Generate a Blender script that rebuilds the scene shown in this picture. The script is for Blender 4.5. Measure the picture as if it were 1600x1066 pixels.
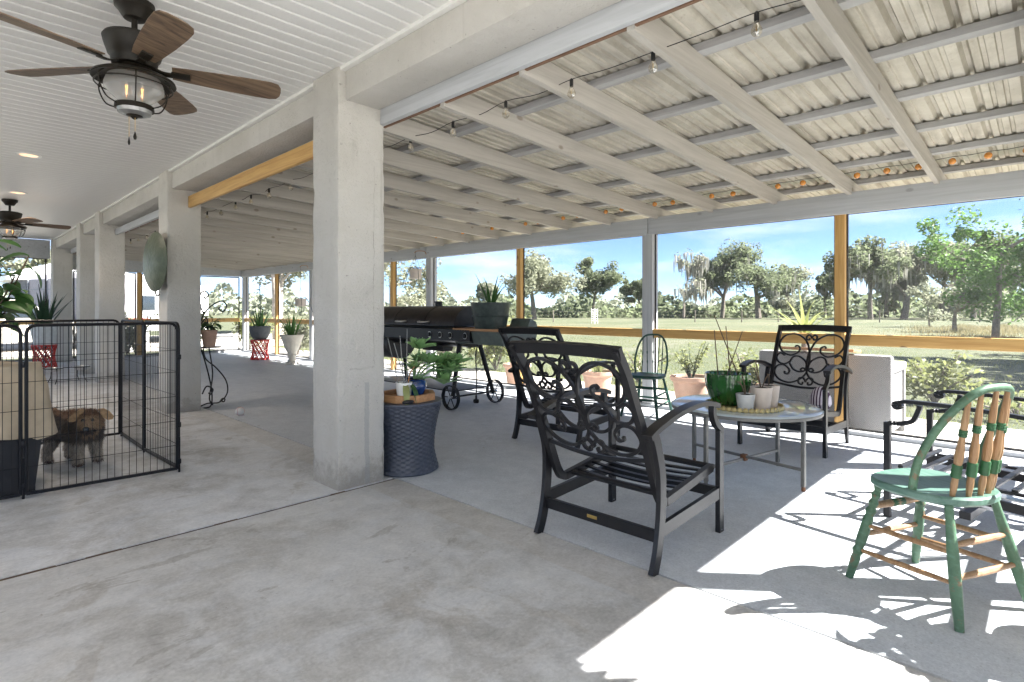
import bpy, bmesh, math, random
from mathutils import Vector, Matrix, Euler, noise
R = math.radians
for o in list(bpy.data.objects): bpy.data.objects.remove(o)
scene = bpy.context.scene
COL = scene.collection

# ---------------------------------------------------------------- camera
# X runs across the porch towards the yard, Y along the porch to its far end, Z up
cd = bpy.data.cameras.new('camera'); cam = bpy.data.objects.new('camera', cd); COL.objects.link(cam)
cam.location = (0, 0, 1.2); cam.rotation_euler = (R(90), 0, -R(45.97))
cd.sensor_width = 36; cd.lens = 36*870/1600; cd.shift_y = -49/1600
cd.clip_start = .05; cd.clip_end = 2000
scene.camera = cam

# ---------------------------------------------------------------- sky and sun
KX, KY = .66, .80                      # metres a shadow moves in -X / +Y for each metre of height
sun_dir = Vector((KX, -KY, 1)).normalized()
elev = math.asin(sun_dir.z)
w = bpy.data.worlds.new('World'); scene.world = w; w.use_nodes = True
nt = w.node_tree; nt.nodes.clear()
wo = nt.nodes.new('ShaderNodeOutputWorld'); bg = nt.nodes.new('ShaderNodeBackground')
sky = nt.nodes.new('ShaderNodeTexSky'); sky.sky_type = 'NISHITA'; sky.sun_disc = False
sky.sun_elevation = elev; sky.sun_rotation = math.atan2(sun_dir.x, sun_dir.y)
sky.altitude = 900; sky.air_density = .5; sky.dust_density = 0; sky.ozone_density = 3.5
tc = nt.nodes.new('ShaderNodeTexCoord')
mp = nt.nodes.new('ShaderNodeMapping'); mp.inputs['Scale'].default_value = (1.3, 1.3, 7.0)
nz = nt.nodes.new('ShaderNodeTexNoise'); nz.inputs['Scale'].default_value = 2.3; nz.inputs['Detail'].default_value = 8; nz.inputs['Roughness'].default_value = .58
cr = nt.nodes.new('ShaderNodeValToRGB'); cr.color_ramp.elements[0].position = .45; cr.color_ramp.elements[1].position = .78
cr.color_ramp.elements[1].color = (.75, .75, .75, 1)
mixc = nt.nodes.new('ShaderNodeMixRGB'); mixc.inputs['Color2'].default_value = (6.2, 6.4, 6.7, 1)
nt.links.new(tc.outputs['Generated'], mp.inputs['Vector']); nt.links.new(mp.outputs[0], nz.inputs['Vector'])
nt.links.new(nz.outputs['Fac'], cr.inputs['Fac']); nt.links.new(cr.outputs['Color'], mixc.inputs['Fac'])
nt.links.new(sky.outputs[0], mixc.inputs['Color1']); nt.links.new(mixc.outputs[0], bg.inputs['Color'])
bg.inputs['Strength'].default_value = .05
nt.links.new(bg.outputs[0], wo.inputs['Surface'])
sl = bpy.data.lights.new('sun', 'SUN'); sl.energy = 5.0; sl.angle = R(.5); sl.color = (1, .975, .94)
so = bpy.data.objects.new('sun', sl); COL.objects.link(so); so.location = (12, -12, 18)
so.rotation_euler = sun_dir.to_track_quat('Z', 'Y').to_euler()
vs = scene.view_settings
vs.view_transform = 'Standard'; vs.look = 'None'; vs.gamma = 1; vs.use_curve_mapping = False
vs.exposure = 2.76
try:
    scene.cycles.max_bounces = 7; scene.cycles.diffuse_bounces = 5; scene.cycles.glossy_bounces = 3; scene.cycles.transparent_max_bounces = 14
except Exception: pass

# ---------------------------------------------------------------- materials
M = {}
def srgb(c):
    if isinstance(c, str):
        c = [int(c[i:i+2], 16)/255 for i in (1, 3, 5)]
        return tuple(x/12.92 if x <= .04045 else ((x+.055)/1.055)**2.4 for x in c)
    return tuple(c)
class NT:
    def __init__(s, name):
        m = bpy.data.materials.new(name); m.use_nodes = True; s.m = m; s.t = m.node_tree; s.n = s.t.nodes; s.l = s.t.links
        s.b = s.n['Principled BSDF']; s.out = s.n['Material Output']; M[name] = m
    def new(s, t, **k):
        n = s.n.new(t)
        for a, b in k.items():
            if a in n.inputs: n.inputs[a].default_value = b
            else: setattr(n, a, b)
        return n
    def coord(s, kind='Object', scale=(1, 1, 1), rot=(0, 0, 0)):
        c = s.new('ShaderNodeTexCoord'); m = s.new('ShaderNodeMapping'); m.inputs['Scale'].default_value = scale; m.inputs['Rotation'].default_value = rot
        if kind == 'World':
            g = s.new('ShaderNodeNewGeometry'); s.l.new(g.outputs['Position'], m.inputs['Vector'])
        else: s.l.new(c.outputs[kind], m.inputs['Vector'])
        return m.outputs[0]
    def noise(s, vec, scale=5, detail=5, rough=.55, dist=0):
        n = s.new('ShaderNodeTexNoise'); n.inputs['Scale'].default_value = scale; n.inputs['Detail'].default_value = detail
        n.inputs['Roughness'].default_value = rough; n.inputs['Distortion'].default_value = dist
        s.l.new(vec, n.inputs['Vector']); return n.outputs['Fac']
    def ramp(s, fac, stops):
        r = s.new('ShaderNodeValToRGB'); e = r.color_ramp.elements
        while len(e) < len(stops): e.new(.5)
        for i, (p, c) in enumerate(stops):
            e[i].position = p
            if not isinstance(c, (tuple, list, str)): c = (c, c, c)
            e[i].color = srgb(c) + (1,)
        s.l.new(fac, r.inputs['Fac']); return r.outputs['Color']
    def mix(s, fac, a, b, mode='MIX'):
        n = s.new('ShaderNodeMixRGB'); n.blend_type = mode
        for i, x in (('Fac', fac), ('Color1', a), ('Color2', b)):
            if hasattr(x, 'is_linked') or hasattr(x, 'links'): s.l.new(x, n.inputs[i])
            elif i == 'Fac': n.inputs[i].default_value = x
            else: n.inputs[i].default_value = srgb(x) + (1,)
        return n.outputs[0]
    def math(s, op, a, b=0.0, c=None):
        n = s.new('ShaderNodeMath'); n.operation = op
        for i, x in enumerate((a, b, c)):
            if x is None: continue
            if hasattr(x, 'links'): s.l.new(x, n.inputs[i])
            else: n.inputs[i].default_value = x
        return n.outputs[0]
    def bump(s, h, strength=.3, dist=.01):
        n = s.new('ShaderNodeBump'); n.inputs['Strength'].default_value = strength; n.inputs['Distance'].default_value = dist
        s.l.new(h, n.inputs['Height']); s.l.new(n.outputs[0], s.b.inputs['Normal'])
    def col(s, c): s.l.new(c, s.b.inputs['Base Color'])
    def sep(s, vec):
        n = s.new('ShaderNodeSeparateXYZ'); s.l.new(vec, n.inputs[0]); return n.outputs
def simple(name, c, rough=.6, metal=0, var=.12, scale=14, bump=0, spec=None, coat=0, kind='Object', transl=0):
    t = NT(name); c = srgb(c); v = t.coord(kind)
    f = t.noise(v, scale, 5)
    lo = tuple(x*(1-var) for x in c); hi = tuple(min(1, x*(1+var)) for x in c)
    t.col(t.ramp(f, [(.3, lo), (.7, hi)]))
    t.b.inputs['Roughness'].default_value = rough; t.b.inputs['Metallic'].default_value = metal
    if spec is not None: t.b.inputs['Specular IOR Level'].default_value = spec
    if coat: t.b.inputs['Coat Weight'].default_value = coat
    if bump: t.bump(t.noise(v, scale*6, 4), bump, .004)
    if transl:
        tr = t.new('ShaderNodeBsdfTranslucent'); tr.inputs['Color'].default_value = tuple(min(1, x*1.5) for x in c) + (1,)
        mx = t.new('ShaderNodeMixShader'); mx.inputs[0].default_value = transl
        t.l.new(t.b.outputs[0], mx.inputs[1]); t.l.new(tr.outputs[0], mx.inputs[2]); t.l.new(mx.outputs[0], t.out.inputs[0])
    return t.m

def concrete_old():
    t = NT('old_concrete'); v = t.coord('World')
    big = t.noise(v, .9, 6, .6, .8); mid = t.noise(v, 3.2, 8, .65, .6); fine = t.noise(v, 60, 4, .6)
    c = t.ramp(big, [(.28, (.345, .34, .33)), (.44, (.475, .475, .47)), (.58, (.61, .62, .63)), (.75, (.46, .455, .45))])
    c = t.mix(t.ramp(mid, [(.45, 0), (.60, .6)]), c, (.64, .66, .69))
    # brown stains with ragged edges
    st = t.noise(t.coord('World', (1, .8, 1), (0, 0, .4)), 1.7, 9, .68, 1.0)
    c = t.mix(t.ramp(st, [(.60, 0), (.635, .42), (.72, .3)]), c, (.37, .345, .31))
    st2 = t.noise(t.coord('World', (.7, 1.3, 1), (0, 0, 1.1)), 2.6, 8, .7, .6)
    c = t.mix(t.ramp(st2, [(.60, 0), (.625, .5), (.7, .4)]), c, (.30, .29, .275))
    x = t.sep(v)
    # paler strip over the thickened slab edge
    edge = t.math('ADD', x[0], t.math('MULTIPLY', t.math('SUBTRACT', mid, .5), .05))
    c = t.mix(t.math('MULTIPLY', t.math('GREATER_THAN', edge, 2.03), .5), c, (.52, .50, .47))
    # hair cracks
    vo = t.new('ShaderNodeTexVoronoi'); vo.feature = 'DISTANCE_TO_EDGE'; vo.inputs['Scale'].default_value = .55
    dv = t.new('ShaderNodeVectorMath'); dv.operation = 'ADD'
    nn = t.new('ShaderNodeTexNoise'); nn.inputs['Scale'].default_value = 2.2; nn.inputs['Detail'].default_value = 6; t.l.new(v, nn.inputs['Vector'])
    t.l.new(v, dv.inputs[0]); t.l.new(nn.outputs['Color'], dv.inputs[1]); t.l.new(dv.outputs[0], vo.inputs['Vector'])
    ck = t.math('LESS_THAN', vo.outputs['Distance'], .0035)
    c = t.mix(t.math('MULTIPLY', ck, t.ramp(big, [(.52, 0), (.66, .3)])), c, (.26, .25, .24))
    sp = t.noise(v, 30, 2, .5)
    c = t.mix(t.ramp(sp, [(.735, 0), (.76, .6)]), c, (.24, .22, .2))
    gr = t.noise(v, 8, 14, .8, .3); c = t.mix(.55, c, t.ramp(gr, [(.36, .34), (.5, .5), (.64, .68)]), 'OVERLAY')
    c = t.mix(.4, c, t.ramp(fine, [(.3, .34), (.7, .66)]), 'OVERLAY')
    t.col(c); t.l.new(t.ramp(mid, [(.3, .42), (.7, .68)]), t.b.inputs['Roughness'])
    t.bump(t.math('ADD', t.math('MULTIPLY', fine, .3), mid), .15, .006)
def concrete_new():
    t = NT('new_concrete'); v = t.coord('World')
    big = t.noise(v, .8, 5, .55, .4); fine = t.noise(v, 90, 5, .7); sw = t.noise(t.coord('World', (1, .22, 1), (0, 0, .5)), 5, 6, .6, .5)
    c = t.ramp(big, [(.3, (.41, .44, .475)), (.7, (.49, .515, .545))])
    c = t.mix(t.ramp(sw, [(.35, 0), (.75, .4)]), c, (.60, .61, .62))
    sl_ = t.noise(t.coord('World', (1, 1, 1), (0, 0, .9)), 1.9, 9, .72, .8)
    c = t.mix(t.ramp(sl_, [(.60, 0), (.66, .35)]), c, (.33, .335, .34))
    lf = t.noise(v, 17, 2, .4)
    c = t.mix(t.ramp(lf, [(.755, 0), (.775, .6)]), c, (.24, .20, .15))
    sp = t.noise(v, 140, 2, .5)
    c = t.mix(t.ramp(sp, [(.64, 0), (.72, .5)]), c, (.2, .2, .2))
    gr = t.noise(v, 7, 14, .8, .2); c = t.mix(.4, c, t.ramp(gr, [(.36, .38), (.5, .5), (.64, .64)]), 'OVERLAY')
    c = t.mix(.5, c, t.ramp(fine, [(.3, .34), (.7, .66)]), 'OVERLAY')
    t.col(c); t.b.inputs['Roughness'].default_value = .62
    t.bump(t.math('ADD', fine, t.math('MULTIPLY', sw, .6)), .2, .004)
def stucco(name, crack=False):
    t = NT(name); v = t.coord('World')
    big = t.noise(v, 1.6, 5, .6); fine = t.noise(v, 70, 6, .7); med = t.noise(v, 24, 5, .6, .4)
    c = t.ramp(big, [(.3, (.49, .465, .415)), (.7, (.60, .575, .53))])
    c = t.mix(t.ramp(t.noise(v, 5, 8, .75), [(.60, 0), (.70, .45)]), c, (.36, .34, .30))
    pit = t.noise(v, 38, 3, .5)
    c = t.mix(t.ramp(pit, [(.70, 0), (.76, .7)]), c, (.25, .23, .2))
    zz = t.sep(v)[2]; dn = t.math('SUBTRACT', t.math('MULTIPLY', t.noise(v, 9, 8, .75), .75), t.math('MULTIPLY', zz, .9))
    c = t.mix(t.ramp(dn, [(.20, 0), (.34, .6)]), c, (.30, .265, .22))
    c = t.mix(t.ramp(t.noise(t.coord('World', (9, 9, .5)), 1.6, 6, .7), [(.60, 0), (.72, .4)]), c, (.37, .345, .30))
    h = t.math('ADD', t.math('MULTIPLY', fine, .5), med)
    if crack:
        x = t.sep(v)
        wob = t.math('MULTIPLY', t.math('SUBTRACT', t.noise(v, 7, 6, .7), .5), .05)
        def line(axis, pos, wdt, lo, hi, other):
            d = t.math('ABSOLUTE', t.math('SUBTRACT', t.math('ADD', x[axis], wob), pos))
            m = t.math('MULTIPLY', t.math('LESS_THAN', d, wdt), t.math('MULTIPLY', t.math('GREATER_THAN', x[other], lo), t.math('LESS_THAN', x[other], hi)))
            return m
        m1 = line(0, 2.115, .0022, .82, 2.2, 2); m2 = line(2, .80, .006, 1.93, 2.12, 0); m3 = line(0, 2.06, .018, 0, .70, 2)
        m4 = line(0, 2.19, .005, .05, .3, 2)
        c = t.mix(t.math('MULTIPLY', m3, .55), c, (.33, .33, .32))
        mm = t.math('MAXIMUM', t.math('MAXIMUM', m1, m2), m4)
        c = t.mix(t.math('MULTIPLY', mm, t.ramp(t.noise(v, 9, 4), [(.4, .15), (.62, .8)])), c, (.26, .24, .19)); h = t.math('SUBTRACT', h, mm)
    t.col(c); t.b.inputs['Roughness'].default_value = .9; t.bump(h, .8, .018)
def wood(name, base, dark, knot=None, axis=1, grain=26, rough=.6, knots=.0):
    t = NT(name); sc = [grain, grain, grain]; sc[axis] = grain*.045
    v = t.coord('World', tuple(sc)); n = t.noise(v, 1, 6, .6, 1.2)
    n2 = t.noise(t.coord('World'), 1.3, 4)
    c = t.ramp(n, [(.33, dark), (.62, base)])
    c = t.mix(t.ramp(n2, [(.35, 0), (.7, .3)]), c, dark)
    if knot:
        k = [5.5]*3; k[axis] = 3.2
        vo = t.new('ShaderNodeTexVoronoi'); vo.inputs['Scale'].default_value = 1; t.l.new(t.coord('World', tuple(k)), vo.inputs['Vector'])
        c = t.mix(t.ramp(vo.outputs['Distance'], [(.07, .9), (.15+knots, 0)]), c, knot)
    t.col(c); t.b.inputs['Roughness'].default_value = rough; t.bump(n, .2, .003)
concrete_old(); concrete_new(); stucco('stucco'); stucco('cracked_stucco', True)
wood('treated_lumber', (.62, .38, .13), (.45, .24, .07), (.12, .05, .02), 1, 26, .6, -.02)
wood('treated_post', (.62, .38, .13), (.45, .24, .07), (.12, .05, .02), 2)
wood('painted_rafter', (.48, .45, .405), (.37, .345, .305), (.25, .21, .17), 0, 20, .7, -.02)
wood('painted_beam', (.47, .48, .49), (.38, .385, .39), (.3, .3, .3), 1, 20, .7, -.03)
wood('painted_purlin', (.42, .415, .41), (.32, .315, .31), None, 1, 20, .7)
wood('painted_post', (.50, .50, .495), (.40, .40, .40), None, 2, 20, .7)
wood('raw_brown', (.22, .12, .07), (.13, .07, .04), None, 1)
wood('blade_wood', (.21, .14, .085), (.055, .033, .02), None, 0, 30, .55)
wood('plank_brown', (.50, .27, .12), (.34, .16, .065), None, 1, 30)
wood('spindle_wood', (.38, .235, .12), (.24, .13, .06), None, 2, 40, .5)
simple('vinyl', (.72, .71, .68), .4, var=.03, scale=3)
simple('trim', (.74, .73, .69), .5, var=.05)
def galv():
    t = NT('galvanised'); v = t.coord('World'); n = t.noise(v, 3, 8, .7, .3); s = t.noise(t.coord('World', (.3, 1.9, 1)), 2.4, 8, .65)
    sp = t.noise(v, 26, 5, .7)
    c = t.ramp(n, [(.3, (.47, .435, .365)), (.7, (.68, .64, .56))])
    c = t.mix(t.ramp(s, [(.50, 0), (.64, .55)]), c, (.27, .235, .185))
    c = t.mix(t.ramp(sp, [(.60, 0), (.68, .4)]), c, (.30, .24, .17))
    t.col(c); t.b.inputs['Roughness'].default_value = .5; t.b.inputs['Metallic'].default_value = .15; t.bump(sp, .1, .003)
galv()
simple('black_metal', (.013, .0125, .014), .36, var=.25, scale=30, bump=.12, spec=.32)
simple('bronze', (.016, .013, .009), .45, var=.2, scale=20, spec=.22)
simple('pen_black', (.010, .010, .012), .4, spec=.25)
simple('dark_green', (.012, .06, .042), .45, var=.3)
def worn_green():
    t = NT('worn_green'); v = t.coord('Object')
    n = t.noise(v, 9, 8, .7, .5); c = t.ramp(n, [(.3, (.042, .095, .052)), (.6, (.080, .160, .092)), (.75, (.14, .22, .15))])
    st = t.noise(t.coord('Object', (3, 30, 30)), 2, 5, .6)
    c = t.mix(t.ramp(st, [(.5, 0), (.75, .45)]), c, (.14, .27, .20))
    w2 = t.noise(v, 16, 6, .7); c = t.mix(t.ramp(w2, [(.60, 0), (.63, .85)]), c, (.16, .10, .055))
    t.col(c); t.b.inputs['Roughness'].default_value = .5; t.bump(n, .15, .003)
def seat_green():
    t = NT('seat_green'); v = t.coord('Object')
    st = t.noise(t.coord('Object', (4, 34, 10)), 1.5, 6, .6, .6); n = t.noise(v, 6, 6, .6)
    c = t.ramp(st, [(.3, (.05, .12, .09)), (.7, (.125, .215, .175))]); c = t.mix(t.ramp(n, [(.5, 0), (.8, .4)]), c, (.05, .14, .07)); ch = t.noise(v, 22, 7, .75); c = t.mix(t.ramp(ch, [(.64, 0), (.67, .8)]), c, (.17, .12, .07))
    t.col(c); t.b.inputs['Roughness'].default_value = .42
worn_green(); seat_green()
simple('band_green', (.018, .085, .03), .5, var=.3)
simple('white_plastic', (.75, .74, .72), .45); simple('white_paint', (.80, .79, .76), .35, var=.04)
simple('white_clay', (.58, .50, .43), .7, var=.08); simple('terracotta', (.52, .33, .24), .85, var=.18, scale=7, bump=.2)
simple('stone_pot', (.60, .55, .46), .85, var=.15, scale=9, bump=.3)
simple('grey_pot', (.11, .115, .12), .7, var=.2); simple('light_grey_pot', (.55, .56, .55), .6)
simple('green_glaze', (.014, .085, .014), .12, var=.5, scale=8, coat=.6); simple('blue_glaze', (.012, .045, .17), .15, var=.4, scale=9, coat=.5)
simple('dark_green_pot', (.03, .045, .04), .35, var=.4, scale=20); simple('red_paint', (.52, .035, .025), .4)
simple('soil', (.045, .028, .018), .95, var=.4, scale=60, bump=.6)
simple('table_top', (.52, .60, .64), .1, var=.05, coat=.5); simple('table_metal', (.15, .145, .135), .45, metal=.3, var=.15)
simple('rust', (.14, .06, .028), .8, var=.4, scale=40); simple('gold_tray', (.50, .40, .18), .4, metal=.35, var=.2)
simple('clear_plastic', (.50, .50, .48), .3); simple('brass', (.55, .38, .12), .3, metal=.8)
simple('grill_black', (.011, .011, .012), .4, var=.3, scale=12, spec=.25); simple('grill_lid', (.022, .016, .014), .42, var=.4, spec=.3)
simple('grill_grey', (.10, .12, .105), .5, var=.2); simple('steel', (.6, .6, .6), .28, metal=.9)
simple('tan_cloth', (.50, .41, .29), .95, var=.12, scale=10, bump=.2); simple('crate_black', (.014, .014, .017), .6)
simple('leather_ball', (.74, .70, .65), .6); simple('cable_black', (.012, .012, .012), .5)
def wicker(name, c):
    t = NT(name); x = t.sep(t.coord('Object')); f = 105
    a = t.math('SINE', t.math('MULTIPLY', t.math('ADD', x[0], x[1]), f*3.14)); b = t.math('SINE', t.math('MULTIPLY', x[2], f*3.14)); h = t.math('MULTIPLY', a, b)
    n = t.noise(t.coord('Object'), 4, 6); col = t.mix(t.ramp(h, [(.0, .3), (.5, 0)]), t.ramp(n, [(.3, tuple(k*.85 for k in c)), (.7, c)]), tuple(k*.45 for k in c))
    t.col(col); t.b.inputs['Roughness'].default_value = .8; t.bump(h, .6, .006)
wicker('grey_wicker', (.34, .335, .33)); wicker('wicker_light', (.46, .45, .435))
simple('leaf_green', (.055, .13, .035), .45, var=.35, scale=7, transl=.25); simple('leaf_dark', (.018, .05, .02), .4, var=.4, scale=9, transl=.15)
simple('leaf_jade', (.22, .38, .15), .4, var=.25, scale=8, transl=.2); simple('leaf_aloe', (.085, .19, .05), .45, var=.3, scale=8, transl=.2)
simple('leaf_yellow', (.30, .33, .12), .5, var=.3, scale=9, transl=.3); simple('leaf_bush', (.21, .23, .09), .55, var=.4, scale=3, transl=.35)
simple('stick', (.10, .065, .04), .8); simple('stake_grey', (.22, .22, .21), .6)
simple('bark', (.20, .17, .14), .95, var=.4, scale=6, bump=.6); simple('bark_pale', (.30, .27, .23), .95, var=.3, scale=5, bump=.5)
simple('foliage_oak', (.15, .175, .10), .8, var=.45, scale=.7, transl=.5, kind='World'); simple('foliage_olive', (.24, .25, .175), .8, var=.4, scale=.6, transl=.5, kind='World')  # oak and olive leaves paled: distance haze put into their colour
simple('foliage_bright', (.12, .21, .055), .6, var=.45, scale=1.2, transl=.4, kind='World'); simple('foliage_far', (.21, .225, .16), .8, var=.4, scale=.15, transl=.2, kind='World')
simple('moss', (.30, .29, .25), .95, var=.35, scale=.8, kind='World', transl=.2)
simple('car_cream', (.62, .58, .50), .3, var=.03, coat=.6); simple('car_glass', (.03, .04, .05), .08); simple('tyre', (.015, .015, .015), .8)
simple('trailer_white', (.78, .78, .77), .4, var=.05); simple('shed_grey', (.22, .24, .26), .6); simple('trailer_grey', (.28, .27, .29), .5)
simple('pale_gravel', (.46, .43, .38), .95, var=.25, scale=20, bump=.6, kind='World')
simple('pale_concrete', (.52, .50, .47), .9, var=.12, scale=2, kind='World')
simple('fence_wood', (.20, .17, .14), .9, var=.3)
simple('dry_grass', (.26, .23, .13), .9, var=.4, scale=2, transl=.3, kind='World')
def plate_glass():
    t = NT('plate_glass'); v = t.coord('Object'); n = t.noise(v, 6, 6, .6)
    t.col(t.ramp(n, [(.3, (.04, .055, .032)), (.7, (.10, .115, .075))])); t.b.inputs['Roughness'].default_value = .42; t.b.inputs['Specular IOR Level'].default_value = .3
    vo = t.new('ShaderNodeTexVoronoi'); vo.inputs['Scale'].default_value = 28; t.l.new(v, vo.inputs['Vector']); t.bump(vo.outputs['Distance'], .25, .01)
plate_glass()
def glass(name, tint=(1, 1, 1), rough=.05, a=.75, milk=0):
    t = NT(name); tr = t.new('ShaderNodeBsdfTransparent'); tr.inputs[0].default_value = tint + (1,)
    gl = t.new('ShaderNodeBsdfGlossy'); gl.inputs['Roughness'].default_value = rough
    mx = t.new('ShaderNodeMixShader'); mx.inputs[0].default_value = 1-a
    t.l.new(tr.outputs[0], mx.inputs[1]); t.l.new(gl.outputs[0], mx.inputs[2]); out = mx.outputs[0]
    if milk:
        d = t.new('ShaderNodeBsdfTranslucent'); d.inputs[0].default_value = (.8, .8, .78, 1); d2 = t.new('ShaderNodeBsdfDiffuse'); d2.inputs[0].default_value = (.8, .8, .78, 1)
        m1 = t.new('ShaderNodeMixShader'); m1.inputs[0].default_value = .5; t.l.new(d.outputs[0], m1.inputs[1]); t.l.new(d2.outputs[0], m1.inputs[2])
        m2 = t.new('ShaderNodeMixShader'); m2.inputs[0].default_value = milk; t.l.new(out, m2.inputs[1]); t.l.new(m1.outputs[0], m2.inputs[2]); out = m2.outputs[0]
    t.l.new(out, t.out.inputs[0])
glass('clear_glass', (.95, .95, .93), .15, .82, .3); glass('bulb_glass', (.95, .92, .85), .05, .7)
def screen_mat():
    t = NT('insect_screen'); tr = t.new('ShaderNodeBsdfTransparent')
    df = t.new('ShaderNodeBsdfDiffuse'); df.inputs[0].default_value = (.30, .30, .30, 1)
    mx = t.new('ShaderNodeMixShader'); mx.inputs[0].default_value = .24
    t.l.new(tr.outputs[0], mx.inputs[1]); t.l.new(df.outputs[0], mx.inputs[2]); t.l.new(mx.outputs[0], t.out.inputs[0])
screen_mat()
def emis(name, c, s):
    t = NT(name); t.b.inputs['Base Color'].default_value = c + (1,); t.b.inputs['Emission Color'].default_value = c + (1,); t.b.inputs['Emission Strength'].default_value = s
emis('lamp_warm', (1, .60, .36), .22); emis('filament', (1, .5, .14), 1.2)
simple('amber_bulb', (.60, .24, .04), .15, coat=.4)
def grass():
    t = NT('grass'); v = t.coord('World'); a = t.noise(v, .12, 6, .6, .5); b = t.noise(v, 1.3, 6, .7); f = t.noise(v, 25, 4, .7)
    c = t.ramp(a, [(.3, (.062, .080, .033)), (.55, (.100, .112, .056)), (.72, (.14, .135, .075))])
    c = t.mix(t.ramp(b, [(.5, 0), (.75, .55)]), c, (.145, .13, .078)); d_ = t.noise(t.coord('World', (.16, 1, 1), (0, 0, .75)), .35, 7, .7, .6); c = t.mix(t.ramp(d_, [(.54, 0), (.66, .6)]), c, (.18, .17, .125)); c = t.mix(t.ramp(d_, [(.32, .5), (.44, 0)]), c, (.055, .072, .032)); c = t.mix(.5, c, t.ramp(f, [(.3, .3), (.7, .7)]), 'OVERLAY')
    t.col(c); t.b.inputs['Roughness'].default_value = .95; t.bump(f, .8, .05)
grass()
def vcol(name, rough=.8):
    t = NT(name); a = t.new('ShaderNodeVertexColor'); a.layer_name = 'Col'; t.col(a.outputs[0]); t.b.inputs['Roughness'].default_value = rough
vcol('dog_fur', .75)
def stripes():
    t = NT('striped_cloth'); x = t.sep(t.coord('Object')); s = t.math('FRACT', t.math('MULTIPLY', x[1], 28))
    t.col(t.ramp(s, [(.4, (.05, .02, .05)), (.5, (.55, .5, .55))])); t.b.inputs['Roughness'].default_value = .9
stripes()

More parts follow.
